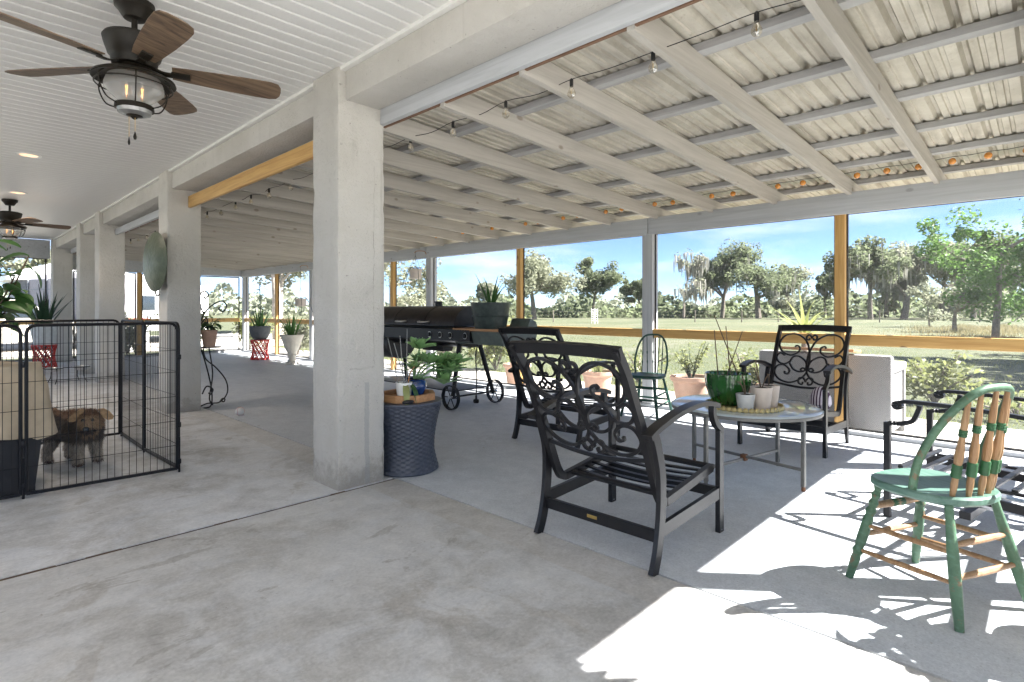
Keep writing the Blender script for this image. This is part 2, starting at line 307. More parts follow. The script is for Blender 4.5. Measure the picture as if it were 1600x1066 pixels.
# ---------------------------------------------------------------- mesh helpers
class MB:
    def __init__(s): s.v = []; s.f = []
    def add(s, vs, fs):
        b = len(s.v); s.v += [tuple(v) for v in vs]; s.f += [tuple(i+b for i in f) for f in fs]; return s
    def box(s, x0, x1, y0, y1, z0, z1):
        vs = [(x, y, z) for z in (z0, z1) for y in (y0, y1) for x in (x0, x1)]
        return s.add(vs, [(0, 2, 3, 1), (4, 5, 7, 6), (0, 1, 5, 4), (2, 6, 7, 3), (0, 4, 6, 2), (1, 3, 7, 5)])
    def bbox(s, x0, x1, y0, y1, z0, z1, b=.004):     # box with chamfered edges
        bm = bmesh.new(); vs = [bm.verts.new((x, y, z)) for z in (z0, z1) for y in (y0, y1) for x in (x0, x1)]
        for f in [(0, 2, 3, 1), (4, 5, 7, 6), (0, 1, 5, 4), (2, 6, 7, 3), (0, 4, 6, 2), (1, 3, 7, 5)]: bm.faces.new([vs[i] for i in f])
        bmesh.ops.bevel(bm, geom=list(bm.edges), offset=b, segments=2, affect='EDGES', profile=.6)
        bm.verts.index_update(); s.add([v.co[:] for v in bm.verts], [[v.index for v in f.verts] for f in bm.faces]); bm.free(); return s
    def frame(s, path, i, up):
        n = len(path); a = path[max(i-1, 0)]; b = path[min(i+1, n-1)]
        t = (b-a); t = t.normalized() if t.length > 1e-9 else Vector((0, 0, 1))
        u = up - t*up.dot(t)
        if u.length < 1e-4: u = Vector((1, 0, 0)) - t*t.x
        u.normalize(); return t, u, t.cross(u)
    def tube(s, path, rad=.01, n=8, cap=True, up=(0, 0, 1), flat=None):
        # flat=(w,h): rectangular section; w along the side, h along 'up'
        path = [Vector(p) for p in path]; up = Vector(up); vs = []; fs = []
        if abs((path[-1]-path[0]).normalized().dot(up)) > .97 and flat is None: up = Vector((1, 0, 0))
        pu = None
        for i, p in enumerate(path):
            t, u, v = s.frame(path, i, up if pu is None or flat else pu)
            pu = u
            r = rad[i] if isinstance(rad, (list, tuple)) else rad
            if flat:
                w, h = flat
                for a, b in ((-1, -1), (1, -1), (1, 1), (-1, 1)): vs.append(p + v*(a*w/2) + u*(b*h/2))
            else:
                for k in range(n):
                    a = 2*math.pi*k/n; vs.append(p + u*(math.cos(a)*r) + v*(math.sin(a)*r))
        if flat: n = 4
        for i in range(len(path)-1):
            for k in range(n): fs.append((i*n+k, i*n+(k+1) % n, (i+1)*n+(k+1) % n, (i+1)*n+k))
        if cap: fs.append(tuple(range(n))[::-1]); e = (len(path)-1)*n; fs.append(tuple(e+k for k in range(n)))
        return s.add(vs, fs)
    def bar(s, a, b, w, h, up=(0, 0, 1)): return s.tube([a, b], flat=(w, h), up=up)
    def lathe(s, prof, n=24, c=(0, 0, 0), close=True, fn=None):
        vs = []; fs = []; m = len(prof)
        for r, z in prof:
            for k in range(n):
                a = 2*math.pi*k/n; rr = r if fn is None else fn(r, z, a)
                vs.append((c[0]+rr*math.cos(a), c[1]+rr*math.sin(a), c[2]+z))
        for i in range(m-1):
            for k in range(n): fs.append((i*n+k, i*n+(k+1) % n, (i+1)*n+(k+1) % n, (i+1)*n+k))
        if close: fs.append(tuple(range(n))[::-1]); fs.append(tuple((m-1)*n+k for k in range(n)))
        return s.add(vs, fs)
    def sphere(s, c, r, n=12, sz=1):
        return s.lathe([(r*math.sin(math.pi*i/n)+1e-4, -r*sz*math.cos(math.pi*i/n)) for i in range(n+1)], n*2, c)
    def prism(s, pts, y0, y1):                        # polygon in x,z extruded along y
        n = len(pts); vs = [(x, y0, z) for x, z in pts] + [(x, y1, z) for x, z in pts]
        fs = [tuple(range(n)), tuple(range(n, 2*n))[::-1]] + [(i, i+n, (i+1) % n+n, (i+1) % n) for i in range(n)]
        return s.add(vs, fs)
    def xform(s, m): s.v = [tuple(m @ Vector(v)) for v in s.v]; return s
    def mesh(s, name, angle=35):
        me = bpy.data.meshes.new(name); me.from_pydata(s.v, [], s.f); me.update()
        bm = bmesh.new(); bm.from_mesh(me); bmesh.ops.recalc_face_normals(bm, faces=bm.faces); bm.to_mesh(me); bm.free()
        me.polygons.foreach_set('use_smooth', [True]*len(me.polygons)); me.set_sharp_from_angle(angle=R(angle)); return me
    def build(s, name, mat, parent=None, angle=35):
        me = s.mesh(name, angle); return link(name, me, mat, parent)
def link(name, me, mat=None, parent=None, loc=(0, 0, 0), rot=(0, 0, 0), scale=(1, 1, 1)):
    if mat and not me.materials: me.materials.append(M[mat])
    o = bpy.data.objects.new(name, me); COL.objects.link(o); o.location = loc; o.rotation_euler = rot; o.scale = scale
    if parent: o.parent = parent
    return o
def tag(o, label=None, cat=None, group=None, kind=None):
    if label: o['label'] = label
    if cat: o['category'] = cat
    if group: o['group'] = group
    if kind: o['kind'] = kind
    return o
def thing(name, label, cat, loc=(0, 0, 0), rz=0, group=None):
    o = bpy.data.objects.new(name, None); COL.objects.link(o); o.location = loc; o.rotation_euler = (0, 0, rz); o.empty_display_size = .1
    return tag(o, label, cat, group)
def dup(root, loc, rz=0, label=None, scale=None):
    def cp(o, par):
        c = o.copy(); COL.objects.link(c); c.parent = par
        for ch in list(o.children): cp(ch, c)
        return c
    r = cp(root, None); r.location = loc; r.rotation_euler = (0, 0, rz)
    if scale: r.scale = (scale,)*3
    if label: r['label'] = label
    return r
def spline(pts, k=6, closed=False):
    P = [Vector(p) for p in pts]; out = []; n = len(P)
    for i in range(n-1):
        p0 = P[max(i-1, 0)]; p1 = P[i]; p2 = P[i+1]; p3 = P[min(i+2, n-1)]
        for j in range(k):
            t = j/k; out.append(.5*((2*p1)+(p2-p0)*t+(2*p0-5*p1+4*p2-p3)*t*t+(3*p1-p0-3*p2+p3)*t**3))
    out.append(P[-1]); return out
rnd = random.Random(7)

# ================================================================ setting
XS = 6.15; YF = 16.7; YN = -.5; XL = -5.0; ZC = 2.81      # screen wall, far end, near end, open house side, ceiling
GZ = -.12
def struct(name, mb, mat, **k): o = mb.build(name, mat, **k); tag(o, kind='structure'); return o
def gpoly(me_name, mat):
    mb = MB(); n = 40; S = 700
    xs = [-S + 2*S*i/n for i in range(n+1)]
    mb.add([(x, y, GZ) for y in xs for x in xs], [(j*(n+1)+i, j*(n+1)+i+1, (j+1)*(n+1)+i+1, (j+1)*(n+1)+i) for j in range(n) for i in range(n)])
    return struct(me_name, mb, mat)
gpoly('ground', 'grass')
struct('concrete_floor', MB().bbox(XL, 2.274, -4, 3.342, -.3, 0, .008), 'old_concrete')
struct('concrete_floor', MB().bbox(XL, 2.274, 3.374, YF+.1, -.3, 0, .008), 'old_concrete')
struct('joint_filler', MB().box(XL, 2.27, 3.340, 3.376, -.2, -.009), 'soil')
jm = MB(); jr = random.Random(9); x_ = XL
while x_ < 2.2:
    L_ = jr.uniform(.05, .35); jm.bbox(x_, min(2.25, x_+L_), 3.343+jr.uniform(0, .012), 3.372-jr.uniform(0, .012), -.05, -.001-jr.uniform(0, .006), .003); x_ += L_+jr.uniform(.0, .25)
struct('joint_sealant', jm, 'stick')
struct('porch_floor', MB().bbox(2.291, XS+.12, YN-.15, YF+.1, -.3, -.003, .005), 'new_concrete')
struct('walkway', MB().bbox(XS+.13, 8.1, -6, YF+4, -.3, -.09, .01), 'pale_gravel')
struct('bounce_slab', MB().box(-30, 30, -30, -4.02, -.3, -.05), 'pale_concrete')  # unseen pale slab behind the camera, added to bounce sunlight onto the ceiling
struct('side_bounce_slab', MB().box(-20, XL-.02, -4.0, YF, -.3, -.05), 'pale_concrete')  # second unseen slab, added on the open side as a sunlight reflector
struct('gravel_drive', MB().box(-30, 30, YF+3.5, YF+16, -.3, GZ+.006), 'pale_gravel')

# ceiling of vinyl planks
ceil = struct('ceiling', MB().box(XL, 2.2, -4, YF, ZC+.026, ZC+.35), 'trim')
prof = [(0, .024), (.004, .004), (.008, 0), (.104, 0), (.111, .007), (.120, .024)]
pm = MB(); n = len(prof)
pm.add([(x, y, z) for x in (XL, 1.9) for y, z in prof], [(i, i+1, n+i+1, n+i) for i in range(n-1)])
plank = pm.mesh('plank', 8)
for i in range(172): link('plank', plank, 'vinyl', ceil, (0, -4+i*.12, ZC))
link('edge_trim', MB().bbox(1.862, 1.9, -4, YF, ZC-.022, ZC+.01, .004).mesh('edge_trim'), 'trim', ceil)

# beam and columns
bm_ = MB().bbox(1.90, 2.165, -4, YF, 2.60, ZC+.02, .012).build('stucco_beam', 'stucco'); tag(bm_, 'long pale stucco beam running over the row of columns', 'beam')
cl = ['cracked stucco column nearest the camera beside the wicker stool', 'stucco column carrying the round green plate', 'stucco column behind the one with the green plate',
      'stucco column farthest down the row, half hidden', 'grey corner column beside the far snake plant', 'stucco column out of view at the near end of the porch']
for (y, l, m) in ((3.38, 0, 'cracked_stucco'), (7.3, 1, 'stucco'), (11.15, 2, 'stucco'), (12.9, 3, 'stucco'), (16.3, 4, 'stucco'), (-.55, 5, 'stucco')):
    e = .0
    mb = MB(); b = bmesh.new()
    x0, x1, y0, y1 = 1.845, 2.205, y, y+.365
    rings = 72; per = []; rc = .016; k_ = 9
    for (cx, cy, a0) in ((x1-rc, y0+rc, -90), (x1-rc, y1-rc, 0), (x0+rc, y1-rc, 90), (x0+rc, y0+rc, 180)):
        arc_ = [(cx+rc*math.cos(R(a0+q)), cy+rc*math.sin(R(a0+q)), 1) for q in (0, 45, 90)]; per.append(arc_)
    loop = []
    for i_ in range(4):
        loop += per[i_]; ax_, ay_, _ = per[i_][-1]; bx_, by_, _ = per[(i_+1) % 4][0]
        loop += [(ax_+(bx_-ax_)*j_/k_, ay_+(by_-ay_)*j_/k_, 0) for j_ in range(1, k_)]
    nl = len(loop); vs_ = []; mx_, my_ = (x0+x1)/2, (y0+y1)/2
    for j_ in range(rings+1):
        z_ = (ZC-.003)*j_/rings
        for (px_, py_, e_) in loop:
            p_ = Vector((px_, py_, z_)); n1 = noise.noise(p_*7+Vector((y, 0, 0))); n2 = noise.noise(p_*19)
            d_ = .0022*n1+.0012*n2
            if e_: d_ -= .012*max(0, noise.noise(Vector((px_*3, py_*3+y, z_*6)))-.12)+.014*max(0, n2-.25)
            if z_ < .12: d_ -= .010*(1-z_/.12)*max(0, n1)
            o_ = Vector((px_-mx_, py_-my_, 0)).normalized(); vs_.append((px_+o_.x*d_, py_+o_.y*d_, z_))
    mb.add(vs_, [(j_*nl+i_, j_*nl+(i_+1) % nl, (j_+1)*nl+(i_+1) % nl, (j_+1)*nl+i_) for j_ in range(rings) for i_ in range(nl)]+[tuple(range(nl))[::-1], tuple(rings*nl+i_ for i_ in range(nl))])
    o = mb.build('stucco_column', m); tag(o, cl[l], 'column', 'stucco columns')
for y in (3.4, 11.1, -.6):
    o = MB().bbox(-4.9, -4.54, y, y+.36, 0, ZC, .014).build('stucco_column', 'stucco'); tag(o, 'stucco column on the open far side of the house', 'column', 'hidden columns')
o = MB().bbox(2.06, 2.10, 3.75, 7.295, 2.40, 2.535, .012).build('treated_board', 'treated_lumber'); tag(o, 'yellow treated board under the beam between the two nearest columns', 'board')
o = MB().bbox(2.06, 2.10, 7.67, 11.145, 2.44, 2.535, .008).build('grey_board', 'painted_beam'); tag(o, 'grey board under the beam behind the green plate', 'board')
o = MB().bbox(2.168, 2.206, -.55, YF, 2.497, 2.64, .005).build('ledger_board', 'painted_beam'); tag(o, 'grey painted ledger board along the outer side of the stucco beam', 'board')

# porch roof
roof = thing('porch_roof', 'low shed roof of painted rafters under ribbed galvanised metal', 'roof', (0, 0, 0))
zr = lambda x: 2.475 - .046*(x-2.2)        # underside of rafters
raf = MB(); x0, x1 = 2.21, 7.0
raf.prism([(x0, zr(x0)), (x1, zr(x1)), (x1, zr(x1)+.14), (x0, zr(x0)+.14)], 0, .04)
rafm = raf.mesh('rafter')
ys = [.69 + .682*i for i in range(-2, 24)]
for y in ys:
    if y < YF-.1: link('rafter', rafm, 'painted_rafter', roof, (0, y+rnd.uniform(-.012, .012), rnd.uniform(-.002, .004)))
blk = MB()
for x in (2.24, 2.88, 3.556, 4.23, 4.94, 5.615, 6.31, 6.95):
    z = zr(x)+.141
    mb = MB().bbox(x-.04, x+.04, YN-.3, YF+.2, z, z+.045, .003); mb.build('purlin', 'painted_purlin', roof)
MB().bbox(2.212, 2.232, YN-.2, YF, zr(2.2)+.02, zr(2.2)+.135, .002).build('fascia_strip', 'raw_brown', roof)
# ribbed sheets, each about 0.9 m wide
def sheet_prof(wd):
    out = []; k = 4; p = wd/k
    for i in range(k):
        y = i*p
        out += [(y, .034), (y+.018, .034), (y+.034, 0), (y+.085, 0), (y+.090, .012), (y+.108, .012), (y+.113, 0), (y+.15, 0), (y+.155, .012), (y+.173, .012), (y+.178, 0), (y+p-.016, 0)]
    out.append((wd, .034)); out.append((wd+.03, .036)); return out
SW = .914; pr = sheet_prof(SW); sm = MB(); n = len(pr); xa, xb = 2.21, 7.08
zt = lambda x: zr(x)+.141+.047
sm.add([(x, y, zt(x)+z) for x in (xa, xb) for y, z in pr], [(i, i+1, n+i+1, n+i) for i in range(n-1)])
sheet = sm.mesh('roof_sheet', 20)
i = 0; y = YN-.32
while y < YF+.3:
    link('roof_sheet', sheet, 'galvanised', roof, (0, y, .0025*(i % 2))); y += SW; i += 1

# screened walls
def bay(parent, axis, c, a, b, z0, z1, name='screen_panel'):
    if axis == 'x': vs = [(c, a, z0), (c, b, z0), (c, b, z1), (c, a, z1)]
    else: vs = [(a, c, z0), (b, c, z0), (b, c, z1), (a, c, z1)]
    MB().add(vs, [(0, 1, 2, 3)]).build(name, 'insect_screen', parent)
    fr = MB(); t = .012
    def e(p, q): fr.bar(p, q, .03, .012, up=(1, 0, 0) if axis == 'x' else (0, 1, 0))
    off = Vector((.008, 0, 0)) if axis == 'x' else Vector((0, .008, 0))
    V = [Vector(v)+off for v in vs]
    for k in range(4): e(V[k], V[(k+1) % 4])
    fr.build('screen_frame', 'bronze', parent)
ZH0, ZH1 = 2.122, 2.325; ZR0, ZR1 = .855, .962
sw = thing('screen_wall', 'long screened porch side with yellow and grey posts facing the field', 'screen wall', (XS, 0, 0))
for (a, b) in ((YN, 3.55), (3.56, 8.0), (8.01, 12.5), (12.51, YF)):
    MB().bbox(-.075, -.035, a, b, ZH0, ZH1, .005).build('header_beam', 'painted_beam', sw)
MB().bbox(-.03, .06, YN, YF, ZH0+.03, ZH1-.03, .004).build('top_plate', 'painted_beam', sw)
MB().bbox(-.045, .045, YN, YF, -.003, .036, .004).build('bottom_plate', 'painted_beam', sw)
posts = [(1.477, 'y'), (3.59, 'g'), (5.783, 'y'), (8.0, 'g'), (9.151, 'y'), (12.507, 'g'), (14.458, 'y'), (YF-.05, 'g'), (10.8, 'y'), (YN+.04, 'g')]
posts.sort()
for y, k in posts:
    if k == 'y': MB().bbox(-.03, .06, y-.045, y+.045, .037, ZH0-.001 if False else ZH0+.029, .006).build('post', 'treated_post', sw)
    else: MB().bbox(-.03, .11, y-.07, y+.07, .037, ZH0+.029, .006).build('post', 'painted_post', sw)
for (a, ka), (b, kb) in zip(posts, posts[1:]):
    a2 = a+(.047 if ka == 'y' else .072); b2 = b-(.047 if kb == 'y' else .072)
    MB().bbox(-.022, .016, a2, b2, ZR0, ZR1, .012).build('rail', 'treated_lumber', sw)
    bay(sw, 'x', .03, a2, b2, .04, ZR0+.05); bay(sw, 'x', .03, a2, b2, ZR1-.03, ZH0+.02)
def endwall(label, y, spans, xs, sgn):
    e = thing('screen_wall', label, 'screen wall', (0, y, 0))
    for a, b in spans:
        if a > 2: MB().prism([(a, ZH0+.02), (b, ZH0+.02), (b, zr(b)+.135), (a, zr(a)+.135)], -.03, .03).build('header_beam', 'painted_beam', e)
        else: MB().bbox(a, b, -.03, .03, 2.38, ZC-.002, .005).build('header_beam', 'painted_beam', e)
        MB().bbox(a, b, -.045, .045, .001, .036, .004).build('bottom_plate', 'painted_beam', e)
    for x, k in xs:
        hw_ = .07 if k == 'g' else .045
        MB().bbox(x-hw_, x+hw_, -.045, .045, .037, ZH0+.019 if x > 2 else 2.379, .006).build('post', 'treated_post' if k == 'y' else 'painted_post', e)
    for a, b in spans:
        P = [a]+[x for x, k in xs if a < x < b]+[b]
        for p, q in zip(P, P[1:]):
            p2 = p+.072; q2 = q-.072
            MB().bbox(p2, q2, -.019, .019, ZR0, ZR1, .01).build('rail', 'treated_post', e)
            bay(e, 'y', .03*sgn, p2, q2, .04, ZR0+.03); bay(e, 'y', .03*sgn, p2, q2, ZR1-.03, (ZH0 if a > 2 else 2.38))
    return e
endwall('screened far end of the porch beyond the columns', YF, [(2.21, XS-.035), (-2.0, 1.84)], [(3.6, 'y'), (-.4, 'g')], 1)
endwall('screened near end of the porch at the right edge of the picture', YN, [(2.21, XS-.12)], [(3.70, 'g')], -1)

# ================================================================ lamps
def recessed(x, y, label, power=0):
    t = thing('recessed_light', label, 'light', (x, y, ZC), 0, 'recessed ceiling lights')
    MB().lathe([(.10, .004), (.105, -.004), (.10, -.010), (.078, -.008), (.075, .002), (.10, .004)], 28, close=False).build('trim_ring', 'white_paint', t)
    MB().lathe([(.075, -.004), (.0005, -.005)], 28, close=False).build('lens', 'lamp_warm', t)
    l = bpy.data.lights.new('recessed_lamp', 'SPOT'); l.energy = power; l.spot_size = R(150); l.spot_blend = .8; l.shadow_soft_size = .07; l.color = (1, .84, .68)
    lo = bpy.data.objects.new('recessed_lamp', l); COL.objects.link(lo); lo.location = (0, 0, -.03); lo.parent = t
recessed(.67, 7.64, 'lit recessed ceiling light nearer the front ceiling fan', 14)
recessed(.78, 10.2, 'lit recessed ceiling light just before the far ceiling fan', 14)
recessed(-2.0, 7.64, 'added recessed fill lamp out of view on the left', 14)  # unseen lamp added as fill under the house ceiling
recessed(-2.0, 2.5, 'added recessed fill lamp out of view near the camera', 14)  # another added lamp, out of view, lifting the light near the camera

def ceiling_fan():
    t = thing('ceiling_fan', 'nearer bronze ceiling fan with five brown wooden blades and caged glass lamp', 'ceiling fan', (.725, 3.46, ZC), 0, 'ceiling fans')
    MB().lathe([(.03, -.088), (.05, -.085), (.06, -.07), (.075, -.045), (.09, -.03), (.092, 0)], 28).build('canopy', 'bronze', t)
    MB().tube([(0, 0, -.08), (0, 0, -.20)], .0145, 14).build('downrod', 'bronze', t)
    MB().lathe([(.02, -.17), (.10, -.178), (.135, -.188), (.142, -.20), (.137, -.225), (.118, -.285), (.108, -.295), (.105, -.31), (.10, -.335), (.02, -.337)], 36).build('motor_housing', 'bronze', t)
    bl = MB(); outline = [(.17, .052), (.24, .062), (.42, .076), (.58, .083), (.66, .082), (.695, .070), (.71, .040), (.714, 0)]
    up = [(x, y) for x, y in outline]; lo_ = [(x, -y) for x, y in outline[:-1]][::-1]
    poly = up+lo_; k = len(poly)
    bl.add([(x, y, z) for z in (-.003, .003) for x, y in poly], [tuple(range(k))[::-1], tuple(range(k, 2*k))]+[(i, (i+1) % k, (i+1) % k+k, i+k) for i in range(k)])
    blm = bl.mesh('blade')
    arm = MB(); arm.tube(spline([(.085, 0, .005), (.13, 0, -.012), (.175, 0, -.012)], 4), flat=(.032, .010)); arm.bbox(.165, .255, -.026, .026, -.012, -.0035, .004)
    armm = arm.mesh('blade_arm')
    for i in range(5):
        a = R(-17+72*i)
        rot = Euler((R(-12), 0, 0)).to_matrix().to_4x4()
        b = link('blade', blm, 'blade_wood', t, (0, 0, -.335), (R(-13), 0, a)); link('blade_arm', armm, 'bronze', b)
    MB().lathe([(.06, -.33), (.085, -.345), (.10, -.37), (.16, -.385), (.186, -.40), (.19, -.412), (.186, -.414), (.15, -.400), (.10, -.392), (.05, -.39)], 40).build('lamp_ring', 'bronze', t)
    ribs = []
    for i in range(25):
        f = i/24; z = -.392-.15*f; r = .115+.018*math.sin(math.pi*min(1, f*1.25))-.055*max(0, f-.45)**1.0*1.8
        ribs += [(r+.0015*(i % 2), z)]
    MB().lathe(ribs, 36, close=False).build('glass_globe', 'clear_glass', t)
    MB().lathe([(.078, -.536), (.088, -.538), (.090, -.56), (.084, -.563), (.078, -.56)], 36).build('lower_band', 'bronze', t)
    MB().lathe([(.080, -.562), (.075, -.58), (.05, -.59), (.02, -.592)], 30, close=False).build('glass_cap', 'clear_glass', t)
    MB().lathe([(.002, -.612), (.012, -.606), (.018, -.598), (.038, -.592), (.036, -.586), (.01, -.585)], 20).build('finial', 'bronze', t)
    cg = MB()
    for i in range(6):
        a = i*math.pi/3+.35; c, s = math.cos(a), math.sin(a)
        cg.tube(spline([(c*.15, s*.15, -.40), (c*.172, s*.172, -.425), (c*.172, s*.172, -.47), (c*.14, s*.14, -.53), (c*.088, s*.088, -.55)], 5), .0038, 6)
        cg.sphere((c*.173, s*.173, -.44), .008, 5)
    ring = [(math.cos(2*math.pi*i/40)*.173, math.sin(2*math.pi*i/40)*.173, -.44) for i in range(41)]
    cg.tube(ring, .0038, 6); cg.build('cage', 'bronze', t)
    for dx in (-.035, .035):
        b = MB().lathe([(.006, -.41), (.012, -.43), (.024, -.47), (.020, -.50), (.006, -.515)], 12, (dx, 0, 0)).build('bulb', 'bulb_glass', t)
        MB().tube([(dx-.004, 0, -.44), (dx, 0, -.49), (dx+.004, 0, -.44)], .002, 5).build('filament', 'filament', b)
    for dx, dy, L, r in ((.0, -.012, .09, .009), (-.02, .02, .115, .006)):
        c = MB().tube([(dx, dy, -.59), (dx, dy, -.59-L)], .0014, 5).build('pull_chain', 'brass', t)
        MB().lathe([(.001, -.045), (r*.7, -.042), (r, -.03), (r*.5, -.012), (.001, 0)], 10, (dx, dy, -.585-L)).build('chain_knob', 'bronze', c)
    return t
fan = ceiling_fan()
dup(fan, (.75, 10.95, ZC), R(20), 'smaller looking ceiling fan far down the ceiling at the left edge')

def string_lights():
    t = thing('string_lights', 'black cord with clear pear bulbs strung along the inner roof edge', 'string lights', (2.5, 0, 0))
    ysb = [.42+.51*i for i in range(25)]; pts = []
    for i, y in enumerate(ysb):
        z = 2.505+.006*math.sin(i*2.1)
        pts += [(.015*math.sin(i), y, z), (.01*math.cos(i*1.7), y+.25, z-.016)]
    MB().tube(spline(pts, 4), .0024, 6).build('cord', 'cable_black', t)
    sk = MB().lathe([(.004, .02), (.011, .012), (.011, -.018), (.010, -.028)], 10).mesh('socket')
    gb = MB().lathe([(.010, -.026), (.014, -.04), (.024, -.062), (.023, -.078), (.012, -.09), (.001, -.094)], 14).mesh('bulb')
    fl = MB().tube([(-.004, 0, -.04), (-.004, 0, -.07), (.004, 0, -.07), (.004, 0, -.04)], .0012, 4).mesh('filament')
    for i, y in enumerate(ysb):
        b = link('bulb', gb, 'bulb_glass', t, (.015*math.sin(i), y, 2.49+.006*math.sin(i*2.1))); link('socket', sk, 'cable_black', b); link('filament', fl, 'brass', b)
    t = thing('string_lights', 'row of small amber globe lights hung along the outer roof edge', 'string lights', (5.8, 0, 0))
    ysb = [-.1+.2265*i for i in range(34)]; pts = []
    for i, y in enumerate(ysb): pts += [(0, y, 2.455), (0, y+.11, 2.449)]
    MB().tube(pts, .0025, 5).build('cord', 'cable_black', t)
    gb = MB().sphere((0, 0, 0), .027, 8).mesh('bulb')
    for y in ysb: link('bulb', gb, 'amber_bulb', t, (rnd.uniform(-.01, .01), y, 2.418+rnd.uniform(-.008, .008)))
string_lights()

# ================================================================ furniture
SCROLL = [  # one half of the scrolled back; pixels of a straight-on drawing, x to the left of the centre line
    [(517, 345), (525, 260), (500, 175), (430, 132), (350, 148), (312, 205), (335, 258), (395, 280), (448, 255), (456, 225), (436, 213), (424, 224)],
    [(350, 283), (318, 268), (291, 298), (312, 334), (355, 340), (385, 325)],
    [(385, 330), (410, 292), (452, 286), (497, 320), (496, 372), (455, 388), (410, 374), (385, 335)],
    [(496, 372), (478, 362), (462, 374), (470, 384)],
    [(515, 345), (498, 395), (450, 440), (380, 464), (310, 448), (276, 402), (300, 356), (348, 350), (382, 380), (372, 408), (350, 404), (350, 392)],
    [(495, 455), (478, 428), (450, 432), (445, 462), (468, 470), (474, 455)],
    [(543, 160), (528, 138), (508, 146), (506, 166), (522, 170), (526, 160)]]
def patio_chair(label, loc, rz):
    t = thing('patio_chair', label, 'chair', loc, rz, 'black scroll back patio chairs')
    BM = 'black_metal'; hw = .345
    for s in (-1, 1):
        y = s*hw
        MB().tube(spline([(-.355, y, 0), (-.315, y, .10), (-.285, y, .26), (-.283, y, .44), (-.315, y, .56), (-.345, y, .632)], 5), flat=(.024, .052), up=(1, 0, 0)).build('leg', BM, t)
        lg = MB().tube(spline([(.35, y, .0), (.35, y, .3), (.35, y, .55)], 3), flat=(.026, .050), up=(1, 0, 0)).build('leg', BM, t)
        MB().lathe([(.012, 0), (.012, -.004), (.014, .012)], 10, (.35, y, .004)).build('foot_glide', 'white_plastic', lg)
        MB().tube(spline([(-.41, y, .632), (-.32, y, .664), (-.135, y, .704), (.065, y, .722), (.21, y, .712), (.30, y, .69)], 6), flat=(.056, .024)).build('armrest', BM, t)
        MB().tube(spline([(.262, y, .694), (.262, y, .655), (.29, y, .60), (.35, y, .56), (.365, y, .545)], 5), flat=(.030, .034), up=(1, 0, 0)).build('arm_bracket', BM, t)
        MB().bar((-.29, y, .185), (.34, y, .215), .022, .060).build('side_rail', BM, t)
        yb = s*.305
        MB().tube(spline([(-.595, yb, 1.03), (-.52, yb, .93), (-.43, yb, .755), (-.355, yb, .60), (-.285, yb, .43), (-.235, yb, .325), (-.19, yb, .285), (-.1, yb, .29), (.33, yb, .345)], 6), flat=(.030, .042), up=(1, 0, 0)).build('back_post', BM, t)
    MB().bar((-.29, -.335, .155), (-.29, .335, .155), .022, .055).build('rear_stretcher', BM, t)
    MB().bbox(-.3035, -.3005, .00, .06, .148, .164, .001).build('maker_plate', 'brass', t)
    MB().bar((.34, -.335, .215), (.34, .335, .215), .022, .055).build('front_stretcher', BM, t)
    MB().tube([(.33, -.32, .348), (.33, .32, .348)], .017, 10).build('seat_front_bar', BM, t)
    MB().tube([(-.12, -.30, .292), (-.12, .30, .292)], .015, 10).build('seat_rear_bar', BM, t)
    for i in range(6):
        x = -.06+i*.065; z = .288+(x+.1)*.128
        MB().tube(spline([(x, -.30, z+.004), (x, -.15, z-.008), (x, 0, z-.012), (x, .15, z-.008), (x, .30, z+.004)], 3), flat=(.026, .010)).build('seat_slat', BM, t)
    # back: top rail, bottom bar, scrolls, laid in the leaning back's plane
    def bk(s, tt):    # s across, tt height 0..1 between z=.48 and z=.985
        z = .48+.505*tt; x = -.305-.0-.255*tt+.0; x = -.307-.215*tt-.04*tt*tt
        return Vector((x, s, z))
    MB().tube([bk(-.325, 1.06), bk(-.16, 1.075), bk(0, 1.08), bk(.16, 1.075), bk(.325, 1.06)], flat=(.026, .058), up=(-.4, 0, .9)).build('top_rail', BM, t)
    MB().tube(spline([bk(-.30, .05), bk(-.15, .0), bk(0, -.02), bk(.15, .0), bk(.30, .05)], 4), flat=(.014, .020)).build('bottom_bar', BM, t)
    for m in (-1, 1):
        for k, cv in enumerate(SCROLL):
            pts = []
            for x, y in cv:
                xc = 552-(y-85)*65/395
                pts.append(bk(m*(xc-x)*.00129, (478-y)/362*.985+.015))
            pp = spline(pts, 6); MB().tube(pp, flat=(.016, .015), up=(1, 0, 0)).build('scroll', BM, t)
    return t
patio_chair('black scroll back patio chair in front, seen from behind', (2.605, 1.635, -.003), 0)
patio_chair('black scroll back patio chair beyond the front one, near the grill', (4.12, 3.27, -.003), R(4))
c3 = patio_chair('black scroll back patio chair facing us behind the round table', (5.37, 1.66, -.003), R(180))
b = MB().lathe([(.002, 0), (.09, .004), (.125, .05), (.12, .11), (.09, .16), (.05, .19), (.002, .20)], 18).build('striped_cushion', 'striped_cloth'); b.location = (5.47, 1.47, .315); b.scale = (.8, .7, 1)
tag(b, 'striped purple cloth bundle lying on the patio chair seat', 'cloth')

